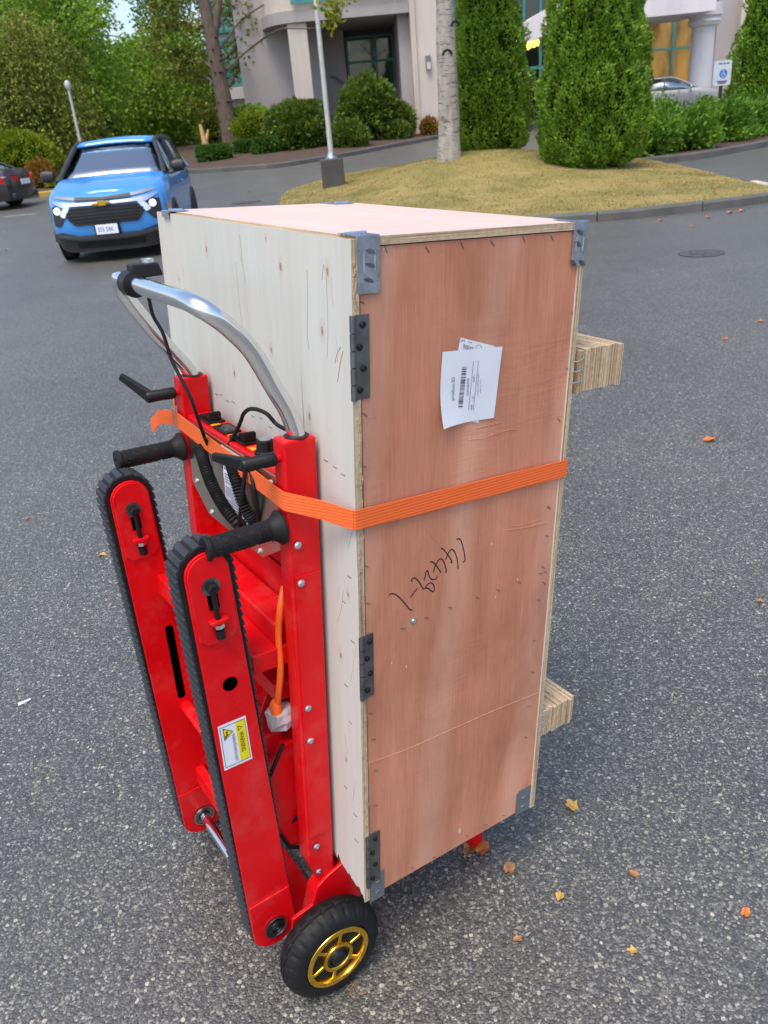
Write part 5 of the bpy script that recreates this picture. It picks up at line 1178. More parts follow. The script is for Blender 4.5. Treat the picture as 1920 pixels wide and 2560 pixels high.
# ---- track arms
CT, CB = np.array([-.205, .745]), np.array([-.144, -.074]); AX = (CB - CT) / np.linalg.norm(CB - CT); PX = np.array([-AX[1], AX[0]])     # PX points to +x side
if PX[0] < 0: PX = -PX
ALEN = float(np.linalg.norm(CB - CT))
def cap(r0, r1, n=16, off=0., t0=0., t1=1.):
    a0, a1 = CT + AX * ALEN * t0, CT + AX * ALEN * t1; out = []
    for k in range(n + 1):
        an = math.pi * k / n; out.append(a0 + r0 * (math.cos(an) * PX - math.sin(an) * AX))
    for k in range(n + 1):
        an = math.pi * k / n; out.append(a1 + r1 * (-math.cos(an) * PX + math.sin(an) * AX))
    return out
RT, RBm = .0455, .0445
lug_me = None
for side, (ya, yb) in enumerate(((.113, .171), (.478, .536))):
    # red side plates
    for k, (p0, p1) in enumerate(((ya, ya + .005), (yb - .005, yb))):
        pl = [CT + AX * .03 + PX * .0375, CT + AX * .03 - PX * .0375] 
        plate = B(); plate.prism([tuple(q) for q in cap(.0372, .0455)], p0, p1, 1); plate = plate.build("track_plate", RED, ht, bevel=.0012)
        if k == 0:
            w0, w1 = CT - AX * .0, CT + AX * .125; o_ = p0 - .0045
            pts = [CT + .0345 * (math.cos(a) * PX - math.sin(a) * AX) for a in np.linspace(0, math.pi, 15)] + [w1 - PX * .0335 - AX * .012, w1 - PX * .022, w1 + PX * .022, w1 + PX * .0335 - AX * .012]
            B().prism([tuple(q) for q in pts], o_, p0 - .0003, 1).build("tension_plate", RED, plate, bevel=.0012)
            sl_ = [CT + AX * .008 + PX * .009, CT + AX * .008 - PX * .009, CT + AX * .062 - PX * .009, CT + AX * .062 + PX * .009]
            B().prism([tuple(q) for q in sl_], o_ - .0006, o_ - .0001, 1).build("tension_slot", HOLE, plate)
            cb_ = CT + AX * .020; pos = (cb_[0], o_ - .0006, cb_[1])
            B().lathe([(0, .0155), (-.002, .0155), (-.002, 0)], pos, 'y', 24).build("washer", DARKSTEEL, plate)
            B().lathe([(-.002, .0105), (-.012, .0105), (-.014, .007), (-.014, 0)], pos, 'y', 6).build("hex_bolt", BLACKPL, plate)
            c0, c1 = CT + AX * .030, CT + AX * .098; B().cyl((c0[0], o_ - .006, c0[1]), (c1[0], o_ - .006, c1[1]), .0045, 10).build("tension_screw", BLACKPL, plate, True)
            c2 = CT + AX * .078; c3 = CT + AX * .086
            B().prism([tuple(c2 - PX * .016), tuple(c2 + PX * .016), tuple(c3 + PX * .013), tuple(c3 - PX * .013)], o_ - .013, o_ - .0002, 1).build("screw_lug", RED, plate, bevel=.0015)
            c4, c5 = CT + AX * .087, CT + AX * .094; B().tube([(c4[0], o_ - .006, c4[1]), (c5[0], o_ - .006, c5[1])], .0085, 6).build("lock_nut", STEEL, plate)
            c6, c7 = CT + AX * .098, CT + AX * .114; B().cyl((c6[0], o_ - .006, c6[1]), (c7[0], o_ - .006, c7[1]), .0078, 12).build("screw_head", BLACKPL, plate, True)
            # lower end plate and bearing
            e0 = CT + AX * (ALEN - .085)
            pts = [e0 + PX * .0435, e0 - PX * .0435] + [CB + .0475 * (-math.cos(a) * PX + math.sin(a) * AX) for a in np.linspace(.25, math.pi - .25, 13)]
            ep = B(); ep.prism([tuple(q) for q in pts], p0 - .0035, p0 - .0003, 1); ep.build("end_plate", RED, plate, bevel=.001)
            br_ = B(); br_.lathe([(0, .0245), (-.003, .0245), (-.004, .0225), (-.002, .021), (-.002, .014), (-.006, .013), (-.007, .0105), (-.003, .009), (-.003, 0)], (CB[0] + .002, p0 - .0036, CB[1]), 'y', 30); br_ = br_.build("bearing", BLACKPL, plate, True)
            B().lathe([(-.0030, .0248), (-.0042, .0248), (-.0042, .0222), (-.003, .0222)], (CB[0] + .002, p0 - .0036, CB[1]), 'y', 30).build("bearing_ring", STEEL, plate)
            bolt_head("axle_screw", (CB[0] + .002, p0 - .0066, CB[1]), 'y', .0085, .002, plate, DARKSTEEL)
            if side == 0:
                q = L(497, 1477, 'y', p0); B().lathe([(0, .0135), (-.0004, .0135), (-.0004, 0)], (q[0], p0 - .0002, q[2]), 'y', 24).build("plate_hole", HOLE, plate)
            else:
                a_, c_ = L(365, 1358, 'y', p0), L(392, 1500, 'y', p0); d_ = np.array([c_[0] - a_[0], c_[2] - a_[2]]); d_ /= np.linalg.norm(d_); n_ = np.array([-d_[1], d_[0]]) * .0085
                A_, C_ = np.array([a_[0], a_[2]]), np.array([c_[0], c_[2]])
                sp2 = [A_ + n_ * math.cos(t) - d_ * .0085 * math.sin(t) for t in np.linspace(0, math.pi, 9)] + [C_ - n_ * math.cos(t) + d_ * .0085 * math.sin(t) for t in np.linspace(0, math.pi, 9)]
                B().prism([tuple(q) for q in sp2], p0 - .0008, p0 - .0002, 1).build("plate_slot", HOLE, plate)
    # inner core and belt
    B().prism([tuple(q) for q in cap(.0355, .035)], ya + .005, yb - .005, 1).build("track_core", HOLE, ht)  # black core, the shade between the plates put into its colour
    outer, inner = cap(RT, RBm, 20), cap(RT - .0075, RBm - .0075, 20); n = len(outer); y0, y1 = ya + .0055, yb - .0055; vs = []
    for q in outer: vs += [(q[0], y0, q[1]), (q[0], y1, q[1])]
    for q in inner: vs += [(q[0], y0, q[1]), (q[0], y1, q[1])]
    fs = []
    for i in range(n):
        j = (i + 1) % n; fs += [(2 * i, 2 * j, 2 * j + 1, 2 * i + 1), (2 * n + 2 * i, 2 * n + 2 * i + 1, 2 * n + 2 * j + 1, 2 * n + 2 * j), (2 * i, 2 * n + 2 * i, 2 * n + 2 * j, 2 * j), (2 * i + 1, 2 * j + 1, 2 * n + 2 * j + 1, 2 * n + 2 * i + 1)]
    belt = B().add(vs, fs).build("track_belt", BLACKRUB, ht)
    # tread lugs, one by one
    oa = np.array(outer + [outer[0]]); sl2 = np.concatenate([[0], np.cumsum(np.linalg.norm(np.diff(oa, axis=0), axis=1))]); N = int(sl2[-1] / .0172)
    if lug_me is None:
        b = B(); b.prism([(-.0070, -.001), (-.0062, .0032), (-.0040, .0044), (.0055, .0026), (.0068, -.001)], -.0235, .0235, 1); lug_me = b.mesh("lug"); lug_me.materials.append(GREYRUB)
    for k in range(N):
        s_ = (k + .5) / N * sl2[-1]; pos = np.array([np.interp(s_, sl2, oa[:, 0]), np.interp(s_, sl2, oa[:, 1])]); p2 = np.array([np.interp((s_ + .004) % sl2[-1], sl2, oa[:, 0]), np.interp((s_ + .004) % sl2[-1], sl2, oa[:, 1])]); p1 = np.array([np.interp((s_ - .004) % sl2[-1], sl2, oa[:, 0]), np.interp((s_ - .004) % sl2[-1], sl2, oa[:, 1])])
        tg = p2 - p1; tg /= np.linalg.norm(tg); nr = np.array([tg[1], -tg[0]])
        mid_ = (CT + CB) / 2; ax_pt = CT + AX * np.clip((pos - CT) @ AX, 0, ALEN)
        if nr @ (pos - ax_pt) < 0: nr = -nr
        o = bpy.data.objects.new("lug", lug_me); COL.objects.link(o); o.parent = belt
        ydir = np.array([0, 1., 0]); X3 = np.array([tg[0], 0, tg[1]]); Z3 = np.array([nr[0], 0, nr[1]]); Y3 = np.cross(Z3, X3)
        o.matrix_local = Matrix(((X3[0], Y3[0], Z3[0], pos[0]), (X3[1], Y3[1], Z3[1], (ya + yb) / 2), (X3[2], Y3[2], Z3[2], pos[1]), (0, 0, 0, 1)))
# warning sticker on the near arm
OY = .1128
s0, s1, s2_, s3 = [L(vx, vy, 'y', OY) for vx, vy in ((470, 1570), (530, 1545), (545, 1638), (485, 1665))]   # tl, tr, br, bl in the picture
def stick(u, v, o=.0002):   # u across (0 left .. 1 right), v down
    q = (s0 * (1 - u) + s1 * u) * (1 - v) + (s3 * (1 - u) + s2_ * u) * v; return (q[0], OY - o, q[2])
def squad(b, u0, u1, v0, v1, o=.0006): b.add([stick(u0, v0, o), stick(u1, v0, o), stick(u1, v1, o), stick(u0, v1, o)], [(0, 1, 2, 3)])
stk = B(); squad(stk, 0, 1, 0, 1, .0003); stk = stk.build("warning_sticker", PAPER, ht)
b = B(); squad(b, .60, .94, .06, .94, .0006); b.build("yellow_band", YELLOW, stk)
b = B()
for (u0, u1, v0, v1) in ((.05, .065, .05, .95), (.935, .95, .05, .95), (.05, .95, .05, .06), (.05, .95, .94, .95)): squad(b, u0, u1, v0, v1, .0008)
b.build("border_line", INK, stk)
def tri(b, pts, o): b.add([stick(u, v, o) for u, v in pts], [tuple(range(len(pts)))])
b = B(); tri(b, [(.15, .08), (.50, .22), (.15, .36)], .0008); b.build("triangle_outline", INK, stk)
b = B(); tri(b, [(.175, .11), (.46, .22), (.175, .33)], .0010); b.build("triangle_fill", YELLOW, stk)
b = B()
for (u, v, r_) in ((.27, .19, .04), (.27, .245, .04)): tri(b, [(u + r_ * math.cos(a) * 1.0, v + r_ * .6 * math.sin(a)) for a in np.linspace(0, 6.28, 11)[:-1]], .0012)
tri(b, [(.2, .25), (.26, .27), (.21, .31), (.18, .30)], .0012)
tri(b, [(.66, .15), (.84, .205), (.66, .26)], .0009); b.build("pictogram", INK, stk)
b = B(); tri(b, [(.685, .175), (.80, .205), (.685, .235)], .0011); b.build("small_triangle_fill", YELLOW, stk)
vd = (np.array(stick(0, 1)) - np.array(stick(0, 0))); vl = np.linalg.norm(vd); vd /= vl; ud = (np.array(stick(1, 0)) - np.array(stick(0, 0))); ul = np.linalg.norm(ud); ud /= ul
text_part("warning_text", "WARNING", ul * .24, stick(.68, .30, .0012), vd, ud, INK, stk, sx=.72)
text_part("injury_text", "WARNING MECHANICAL INJURY", ul * .15, stick(.43, .27, .0012), vd, ud, GREYINK, stk, sx=.52)
# bars between the arms
def cross_bar(name, c, hw, hh, mat=RED, round_=0): 
    b = B()
    if round_: b.cyl((c[0], .165, c[1]), (c[0], .484, c[1]), round_, 18)
    else: b.box(c[0] - hw, c[0] + hw, .165, .484, c[1] - hh, c[1] + hh)
    return b.build(name, mat, ht, bool(round_), 0 if round_ else .003)
c_ = L(352, 1250, 'y', .478); cross_bar("cross_beam", (c_[0] + .005, c_[2] - .01), .016, .022)
c_ = L(400, 1525, 'y', .478); cross_bar("cross_tube", (c_[0] + .003, c_[2]), 0, 0, RED, .0135)
c_ = L(422, 1660, 'y', .478); cross_bar("cross_beam", (c_[0] + .010, c_[2] - .02), .010, .022)
cross_bar("drive_axle", CB + np.array([.002, 0]), 0, 0, CHROME, .011)
for y in (.478,): B().lathe([(0, .0225), (-.004, .0225), (-.006, .018), (-.006, .012)], (CB[0] + .002, y - .0003, CB[1]), 'y', 24).build("axle_bearing", BLACKPL, ht)
# lower frame: gussets, axle, toe forks
WC = np.array([-.056, -.1235]); WS = 1.05
for (y0, y1) in ((.100, .108), (.545, .553)):
    B().prism([(-.112, -.060), (-.066, -.050), (-.052, -.008), (-.030, .006), (.035, .030), (.056, -.01), (.050, -.10), (-.03, -.145), (-.08, -.140), (-.116, -.108)], y0 - .0002 - (.008 if y0 < .3 else -.008), y1 - .0004 - (.008 if y0 < .3 else -.008), 1).build("axle_gusset", RED, ht, bevel=.0015)
    B().prism([(-.056, -.03), (-.024, .014), (-.040, -.115), (-.075, -.115)], y0 + .002, y0 + .032, 1).build("gusset_rib", RED, ht, bevel=.002)
B().cyl((WC[0], .02, WC[1]), (WC[0], .64, WC[1]), .010, 14).build("wheel_axle", STEEL, ht, True)
B().box(-.085, -.02, .112, .545, -.135, -.105).build("axle_beam", RED, ht, bevel=.003)
for yc in (.135, .525):
    fk = B().box(-.004, .415, yc - .02, yc + .02, -.028, -.004).build("toe_fork", RED, ht, bevel=.003)
    g_ = gz_(.40, yc); B().hexa([(.385, yc - .018, g_ + .004), (.417, yc - .018, g_ + .001), (.417, yc + .018, g_ + .001), (.385, yc + .018, g_ + .004), (.385, yc - .018, -.029), (.415, yc - .018, -.029), (.415, yc + .018, -.029), (.385, yc + .018, -.029)]).build("toe_foot", RED, fk, bevel=.003)
# wheels
for (yo, sgn) in ((.012, 1), (.648, -1)):
    NA = 144; W = .052
    prof = [(.006, .067), (.000, .070), (.000, .074), (-.001, .082), (.003, .092), (.009, .0985), (.016, .1025), (.021, .104), (.0215, .1022), (.0235, .1022), (.024, .1043), (.028, .1045), (.0285, .1025), (.0305, .1025), (.031, .104), (.036, .1025), (.043, .0985), (.049, .092), (.053, .082), (.052, .072), (.046, .067)]
    def groove(i, k):
        j = k % 6
        if i in (4, 5, 6, 15, 16, 17) and j in (0,): return -.0030
        if i in (7, 10, 11, 14) and j == 3: return -.0025
        return 0
    b = B(); b.lathe([(h * sgn, r_) for h, r_ in prof], (0, 0, 0), 'y', NA, groove); wl = b.build("wheel", BLACKRUB, ht, True); wl.location = (WC[0], yo, WC[1]); wl.scale = (WS, 1.25, WS)
    b = B(); b.lathe([(sgn * h, r_) for h, r_ in ((.010, .060), (.003, .0592), (-.0005, .0575), (-.001, .0490), (.004, .0470), (.016, .0455), (.034, .0455), (.034, .060))], (0, 0, 0), 'y', 64); b.build("rim_ring", GOLD, wl, True).scale = (1.17, 1, 1.17)
    b = B(); b.lathe([(sgn * h, r_) for h, r_ in ((.002, .0195), (-.001, .0215), (-.001, .0270), (.003, .0285), (.030, .0285))], (0, 0, 0), 'y', 40); b.build("hub", GOLD, wl, True).scale = (1.17, 1, 1.17)
    b = B(); b.lathe([(sgn * h, r_) for h, r_ in ((.008, .0195), (.001, .0190), (-.002, .0165), (.001, .0150), (-.004, .0120), (-.006, .0075), (-.006, 0))], (0, 0, 0), 'y', 30); b.build("hub_cap", BLACKPL, wl, True).scale = (1.17, 1, 1.17)
    for k in range(6):
        a = k * math.pi / 3 + .35; c, s_ = math.cos(a), math.sin(a); pr = [(.0250, -.0034), (.0475, -.0030), (.0475, .0030), (.0250, .0034)]
        B().prism([(u * c - w_ * s_, u * s_ + w_ * c) for u, w_ in pr], *(sorted((sgn * .003, sgn * .026))), 1).build("spoke", GOLD, wl, bevel=.0008).scale = (1.17, 1, 1.17)
    b = B(); b.lathe([(sgn * .030, .046), (sgn * .0305, .0)], (0, 0, 0), 'y', 40); b.build("rim_web", simple("shadowed_gold_web", (.30, .17, .02), .35, .9, .2, 10), wl).scale = (1.17, 1, 1.17)  # darker copy of the gold, shade behind the spokes put into its colour

# ================================================================== CRATE
cr_t = frame_thing("plywood_crate", "tall plywood shipping crate with a reddish front and metal corners strapped to the hand truck", "crate")
TH = .012
kz = [(377, 335, .030), (980, 480, .035), (1360, 520, .034), (1318, 1000, .034), (905, 1155, .028), (605, 1345, .034), (1215, 1690, .036), (155, 575, .018), (860, 250, .018)]
knots = []
for (zx, zy, r_) in kz:
    q = L((400 + zx * .3075) / VS, (520 + zy * .3075) / VS, 'x', 0); knots.append((q[1], q[2], r_ * .30))
for (vx, vy, r_) in ((736, 1415, .03), (748, 1640, .026), (752, 1285, .026)):
    q = L(vx, vy, 'x', 0); knots.append((q[1], q[2], r_ * .30))
PALE = m_white(knots)
def panel(name, b, face, edge, parent=cr_t, faces_axis=None):
    """faces whose normal lies along faces_axis take the sheet material, the others the ply edge"""
    me = b.mesh(name)
    o = link(name, me, [face, edge], parent)
    for p_ in me.polygons: p_.material_index = 0 if abs(p_.normal[faces_axis]) > .8 else 1
    return o
# pale panel with ragged lower edge
b = B(); poly = []; rgx = np.random.default_rng(3)
poly = [(-.002, 1.2385), (-.002, .004)]
for y in np.arange(.004, .728, .006): poly.append((y, .022 + .028 * min(1, y / .1) * 0 + .02 * rgx.uniform() ** 3 - .004 + (.018 if y > .02 else .0) * min(1, y / .12)))
poly += [(.730, .03), (.730, 1.2390)]
b.prism(poly, 0., TH, 0); pw_ = panel("side_panel", b, PALE, EDGE[0], faces_axis=0)
b = B(); b.box(TH + .003, DX - .008, 0, TH, .010, DZ - TH - .002); fp = panel("front_panel", b, PINK, EDGE[1], faces_axis=1)
b = B(); b.box(DX - .010, DX + .002, -.003, DY, .002, DZ - TH - .002); panel("rear_panel", b, PALE, EDGE[0], faces_axis=0)
b = B(); b.box(TH + .003, DX - .012, DY - TH, DY - .001, .010, DZ - TH - .002); panel("far_panel", b, PINK, EDGE[1], faces_axis=1)
b = B(); b.box(TH + .0008, DX + .003, -.002, DY + .002, DZ - TH, DZ); panel("top_panel", b, PINKTOP, EDGE[2], faces_axis=2)
b = B(); b.box(TH + .002, DX - .012, TH + .002, DY - TH - .002, .0, .012); panel("bottom_panel", b, PINK, EDGE[2], faces_axis=2)
B().box(TH + .001, TH + .004, .003, .010, .02, DZ - TH - .004).build("gap_shade_strip", simple("gap_shade", (.012, .009, .006), .95, 0, .3, 60), cr_t)  # dark strip filling the open joint, its shade put into the colour
# splintered fibres along the corner
fb = B()
for k in range(60):
    z = random.choice([random.uniform(.18, .45), random.uniform(.63, .98), random.uniform(1.145, 1.2)]); ln_ = random.uniform(.006, .03); x = random.uniform(.001, .012); fb.tube([(x, -.0024, z), (x + random.uniform(-.002, .002), -.0024 - random.uniform(0, .0016), z + ln_ / 2), (x + random.uniform(-.002, .002), -.0022, z + ln_)], [.0005, .0009, .0002], 5)
tag(fb.build("splinters", EDGE[2], cr_t), kind='stuff')
# corner brackets
def bracket(name, x0, x1, z0, top_y, mat, slots, flip=False):
    zt = DZ + .0012
    b = B()
    if z0 > .6:
        b.prism([(x0, zt), (x1, zt), (x1, z0 + .004), (x1 - .004, z0), (x0 + .004, z0), (x0, z0 + .004)], -.0042, -.0030, 1)
        b.box(x0, x1, -.0042, top_y, zt - .0002, zt + .0010)
    else:
        b.prism([(x0, z0), (x1, z0), (x1, slots), (x0 + .006, slots), (x0, slots - .006)], -.0014, -.0002, 1)
    return b.build(name, mat, cr_t, bevel=.0004)
def slot(parent, x, y, z, ang, mat=DARKSTEEL, ln_=.0075, w=.0028):
    c, s_ = math.cos(ang), math.sin(ang); q = []
    for t in np.linspace(0, 2 * math.pi, 13)[:-1]:
        u, v_ = ln_ * math.cos(t), w * math.sin(t); q.append((x + u * c - v_ * s_, z + u * s_ + v_ * c))
    o = B().prism(q, y - .0022, y, 1).build("clinch_nail", mat, parent)
    q2 = [(x + (a - x) * .75, z - .0012 + (b_ - z) * .55) for a, b_ in q]; B().prism(q2, y - .0027, y - .0021, 1).build("nail_glint", STEEL, o) if False else None
    return o
bk = bracket("corner_bracket", .008, .046, 1.166, .045, GALV, 0)
for (x, z) in ((.030, 1.222), (.029, 1.204), (.027, 1.184)): slot(bk, x, -.0042, z, R(-22))
for x in (.019, .037): B().tube([(x, -.0048, 1.196), (x, -.0048, 1.222)], .0009, 6).build("pressed_rib", STEEL, bk)
bk = bracket("corner_bracket", .424, .456, 1.172, .045, GALV, 0)
for (x, z) in ((.438, 1.225), (.436, 1.207), (.428, 1.178), (.448, 1.177)): slot(bk, x, -.0042, z, R(-40))
for x in (.431, .447): B().tube([(x, -.0048, 1.196), (x, -.0048, 1.218)], .0009, 6).build("pressed_rib", STEEL, bk)
bk = bracket("corner_bracket", .013, .047, -.006, 0, GREYBR, .064)
for z in (.015, .042): slot(bk, .031, -.0014, z, R(10), GREYBR, .006, .002)
bk = bracket("corner_bracket", .398, .440, .002, 0, GREYBR, .070)
for z in (.02, .045): slot(bk, .420, -.0014, z, R(10), GREYBR, .006, .002)
for (x0, x1, y0, y1) in ((.385, .436, .668, .700), (-.004, .040, .655, .690)):
    bk = B(); bk.box(x0, x1, y0, DY + .004 if x0 > .2 else y1, DZ + .0012, DZ + .0024)
    if x0 > .2: bk.box(x0, x1, DY + .0025, DY + .0037, DZ - .07, DZ + .0022)
    else: bk.box(-.0052, -.0040, y0, y1, DZ - .010, DZ + .0022)
    bk = bk.build("corner_bracket", GALV, cr_t, bevel=.0004)
    B().tube([(x0 + .008, (y0 + y1) / 2, DZ + .003), (x1 - .008, (y0 + y1) / 2, DZ + .003)], .003, 8).build("pressed_rib", STEEL, bk)
B().tube([(.005, .022, DZ + .0026), (.045, .030, DZ + .0026)], .0025, 8).build("pressed_rib", STEEL, cr_t)
# hinges
for (x0, x1, z0, z1) in ((-.005, .028, 1.016, 1.139), (-.001, .028, .487, .614), (.004, .037, .042, .172)):
    h = B(); h.prism([(x0 + .008, z1), (x1, z1 - .001), (x1, z0 + .001), (x0 + .008, z0)], -.0022, -.0002, 1); h = h.build("hinge", DARKSTEEL, cr_t, bevel=.0006)
    kn_ = []; m = 40
    for k in range(5):
        a, c = z0 + (z1 - z0) * k / 5 + .0008, z0 + (z1 - z0) * (k + 1) / 5 - .0008; B().cyl((x0 + .004, -.004, a), (x0 + .004, -.004, c), .0046, 14).build("knuckle", DARKSTEEL, h, True)
    for k in range(4):
        z = z0 + (z1 - z0) * (.12 + .253 * k); x = x0 + .016 + (.006 if k % 2 else 0)
        B().lathe([(0, .0052), (-.0015, .0050), (-.003, .0032), (-.0024, .0014), (-.0024, 0)], (x, -.0022, z), 'y', 14).build("screw", BLACKPL, h, True)
# laminated skids behind
for (xa, xb, z0, z1, ya, n) in ((.462, .578, .953, 1.029, -.004, 9), (.456, .556, .194, .258, .0, 9)):
    sk = B(); sk.box(xa - .012, xb - .002, ya + .05, DY - .06, z0 + .012, z1 - .012); sk = sk.build("skid", EDGE[0], cr_t)
    for k in range(n):
        w_ = (xb - xa) / n; x0 = xa + k * w_; dy = random.uniform(-.003, .004); dz = random.uniform(-.0015, .0015); b = B(); b.box(x0 + .0006, x0 + w_ - .0006, ya + dy, DY - .02 + dy, z0 + dz, z1 + dz); b.build("skid_layer", EDGE[0], sk, bevel=.0004)
    for z in (z0 + .025, z0 + .045, z0 + .063):
        B().tube(spline([(xa - .012, ya - .001, z - .004), (xa - .004, ya - .004, z - .004), (xa + .010, ya - .0035, z), (xa + .013, ya + .006, z + .001)], 4), .0008, 6).build("staple", STEEL, sk)
# staples in the front and pale panels
sme = B().tube([(-.0055, 0, 0), (-.005, -.0009, 0), (.005, -.0009, 0), (.0055, 0, 0)], .00055, 5).mesh("staple"); sme.materials.append(STAPLE)
def staple(p_, ang, onx=False):
    o = bpy.data.objects.new("staple", sme); COL.objects.link(o); o.parent = cr_t; o.location = tuple(p_)
    o.rotation_euler = (0, ang, 0) if not onx else (ang, 0, R(-90)) 
    return o
for (zx, zy) in ((340, 297), (555, 297), (735, 275), (892, 265), (1055, 243), (1202, 237), (212, 568), (1312, 632), (1285, 920), (1238, 1182), (232, 1155), (222, 1420), (1187, 1635)):
    q = L((800 + zx * .4822) / VS, (480 + zy * .4822) / VS, 'y', 0); staple(q, R(52 + random.uniform(-12, 12)) if 300 < zx < 1300 else R(25 + random.uniform(-10, 25)))
for (zx, zy) in ((158, 347), (165, 543), (352, 675), (475, 618), (600, 565), (742, 513), (852, 473), (963, 432), (1090, 353), (1075, 385), (1100, 378), (1095, 437), (1065, 525), (1040, 740), (1034, 905), (1014, 1085), (1000, 1248), (180, 1123), (193, 1260), (208, 1424), (203, 1606), (220, 1745), (788, 1710), (690, 1765), (883, 1660), (1118, 40), (1110, 188), (400, 1935), (515, 1880)):
    q = L((840 + zx * .4748) / VS, (1250 + zy * .4748) / VS, 'y', 0); staple(q, R(32 + random.uniform(-14, 14)))
for (zx, zy) in ((385, 1440), (460, 1510), (495, 1515), (550, 1565), (597, 1575), (755, 1690), (822, 1705), (900, 1780), (1350, 2050), (1425, 2105), (1490, 2165)):
    q = L((400 + zx * .3075) / VS, (520 + zy * .3075) / VS, 'x', 0); staple(q, R(70 + random.uniform(-15, 15)), True)
for (vx, vy) in ((755, 1245), (748, 1480), (757, 1560), (747, 1700), (768, 1760), (770, 1815), (744, 1300), (762, 1385)):
    q = L(vx, vy, 'x', 0); staple(q, R(60 + random.uniform(-20, 20)), True)
q = L(893, 1341, 'y', 0); b = B(); b.lathe([(0, .0062), (-.0008, .0062), (-.0012, .0048), (-.003, .0036), (-.0022, .0014), (-.0022, 0)], q, 'y', 18); b.build("screw", STEEL, cr_t, True)
# handwriting in felt pen
SC = 260 / 1659
strokes = [[(212, 1060), (260, 1048), (320, 1065), (400, 1135), (470, 1215), (530, 1290), (575, 1312)], [(553, 1103), (600, 1035), (655, 968)],
           [(570, 852), (572, 815), (605, 797), (640, 808), (690, 865), (730, 930), (760, 975), (790, 950), (820, 905), (860, 878), (900, 885), (928, 935), (930, 985), (908, 1015), (870, 995), (830, 962), (790, 958)],
           [(770, 832), (790, 740), (803, 695), (822, 682), (838, 735), (865, 795), (905, 825), (945, 815), (977, 780)],
           [(865, 548), (890, 537), (930, 565), (985, 630), (1020, 685), (1032, 712)], [(915, 703), (945, 610), (990, 520), (1035, 492), (1075, 525), (1105, 600), (1122, 690), (1103, 706)],
           [(1038, 328), (1070, 335), (1120, 395), (1180, 475), (1213, 545), (1188, 550)], [(1115, 497), (1140, 430), (1185, 355), (1220, 342), (1255, 385), (1285, 460), (1303, 550), (1307, 650)],
           [(1287, 182), (1320, 170), (1352, 195), (1380, 275), (1408, 400), (1420, 515), (1390, 542)]]
hw_ = B()
for st in strokes:
    pp_ = spline([L((940 + x * SC) / VS, (1320 + y * SC) / VS, 'y', -.0004) for x, y in st], 5)
    for i in range(len(pp_) - 1):
        a, c = pp_[i], pp_[i + 1]; d = c - a; d[1] = 0; ln_ = np.linalg.norm(d) + 1e-9; n_ = np.array([-d[2], 0, d[0]]) / ln_ * .00105; e_ = d / ln_ * .0006
        hw_.add([a - n_ - e_, c - n_ + e_, c + n_ + e_, a + n_ - e_], [(0, 1, 2, 3)])
for i, v_ in enumerate(hw_.v): hw_.v[i] = (v_[0], -.0004 - .00002 * ((i // 4) % 7), v_[2])
hw_.build("handwriting", INK, cr_t)
SEAM = simple("veneer_seam", (.54, .27, .165), .6, 0, .2, 60)
for nm, pts_, r_ in (("veneer_seam", [(787, 1652), (880, 1618), (970, 1578), (1060, 1538), (1168, 1494)], .0006), ("scratch", [(918, 1142), (960, 1190), (975, 1205)], .0003), ("scratch", [(1095, 1145), (1120, 1142), (1150, 1136), (1180, 1128)], .0007), ("scratch", [(1100, 1137), (1130, 1134), (1165, 1122)], .0005), ("scratch", [(1030, 925), (1060, 918), (1085, 912)], .0006), ("scratch", [(1010, 950), (1050, 945), (1080, 930)], .0005), ("scratch", [(1070, 938), (1095, 930), (1115, 928)], .0006), ("scratch", [(780, 905), (795, 903), (812, 901)], .0004)):
    B().tube(spline([L(vx, vy, 'y', -.0001) for vx, vy in pts_], 5), r_, 6).build(nm, SEAM if nm == "veneer_seam" else PINK, cr_t, True)
for (vx, vy, s_) in ((993, 1795, .008), (878, 1440, .0025), (1062, 1175, .004), (830, 630 - 92, .003), (800, 1842, .004), (846, 1432, .003), (1118, 1252, .003), (1070, 1290, .003)):
    q = L(vx, vy, 'y', 0); rg = np.random.default_rng(int(vx)); B().prism([(q[0] + s_ * rg.uniform(.4, 1) * math.cos(a) * .7, q[2] + s_ * rg.uniform(.5, 1.2) * math.sin(a)) for a in np.linspace(0, 2 * math.pi, 8)[:-1]], -.0002, .0004, 1).build("veneer_chip", simple("chipped_veneer", (.62, .45, .33), .8, 0, .2, 60), cr_t)
CRACK = simple("dark_wood_crack", (.17, .145, .115), .9, 0, .3, 40); REDMARK = simple("reddish_wood_streak", (.42, .22, .17), .8, 0, .2, 40)
for nm, mt, r_, pts_ in (("wood_crack", CRACK, .00045, [(617, 440), (632, 600), (645, 745), (662, 900), (685, 1090)]), ("wood_crack", CRACK, .0005, [(1195, 500), (1202, 760), (1198, 1000), (1212, 1150)]), ("wood_crack", CRACK, .0005, [(1352, 560), (1362, 800), (1366, 1040), (1358, 1230)]), ("wood_crack", CRACK, .0004, [(655, 380), (680, 500), (696, 610)]), ("wood_streak", REDMARK, .0007, [(648, 220), (660, 330), (672, 470)]), ("wood_streak", REDMARK, .0005, [(1395, 560), (1400, 700), (1410, 790)]), ("wood_crack", CRACK, .0006, [(1330, 460), (1322, 540), (1318, 585)]), ("wood_crack", CRACK, .0007, [(1470, 1130), (1440, 1190), (1425, 1260)]), ("wood_crack", REDMARK, .0010, [(1490, 1160), (1465, 1270), (1445, 1410)]), ("wood_crack", CRACK, .0004, [(185, 485), (192, 550)]), ("wood_crack", CRACK, .0003, [(1430, 1050), (1442, 1150), (1448, 1260)])):
    B().tube(spline([L((400 + x * .3075) / VS, (520 + y * .3075) / VS, 'x', .0001) for x, y in pts_], 6), r_ * .8, 6).build(nm, mt, cr_t)
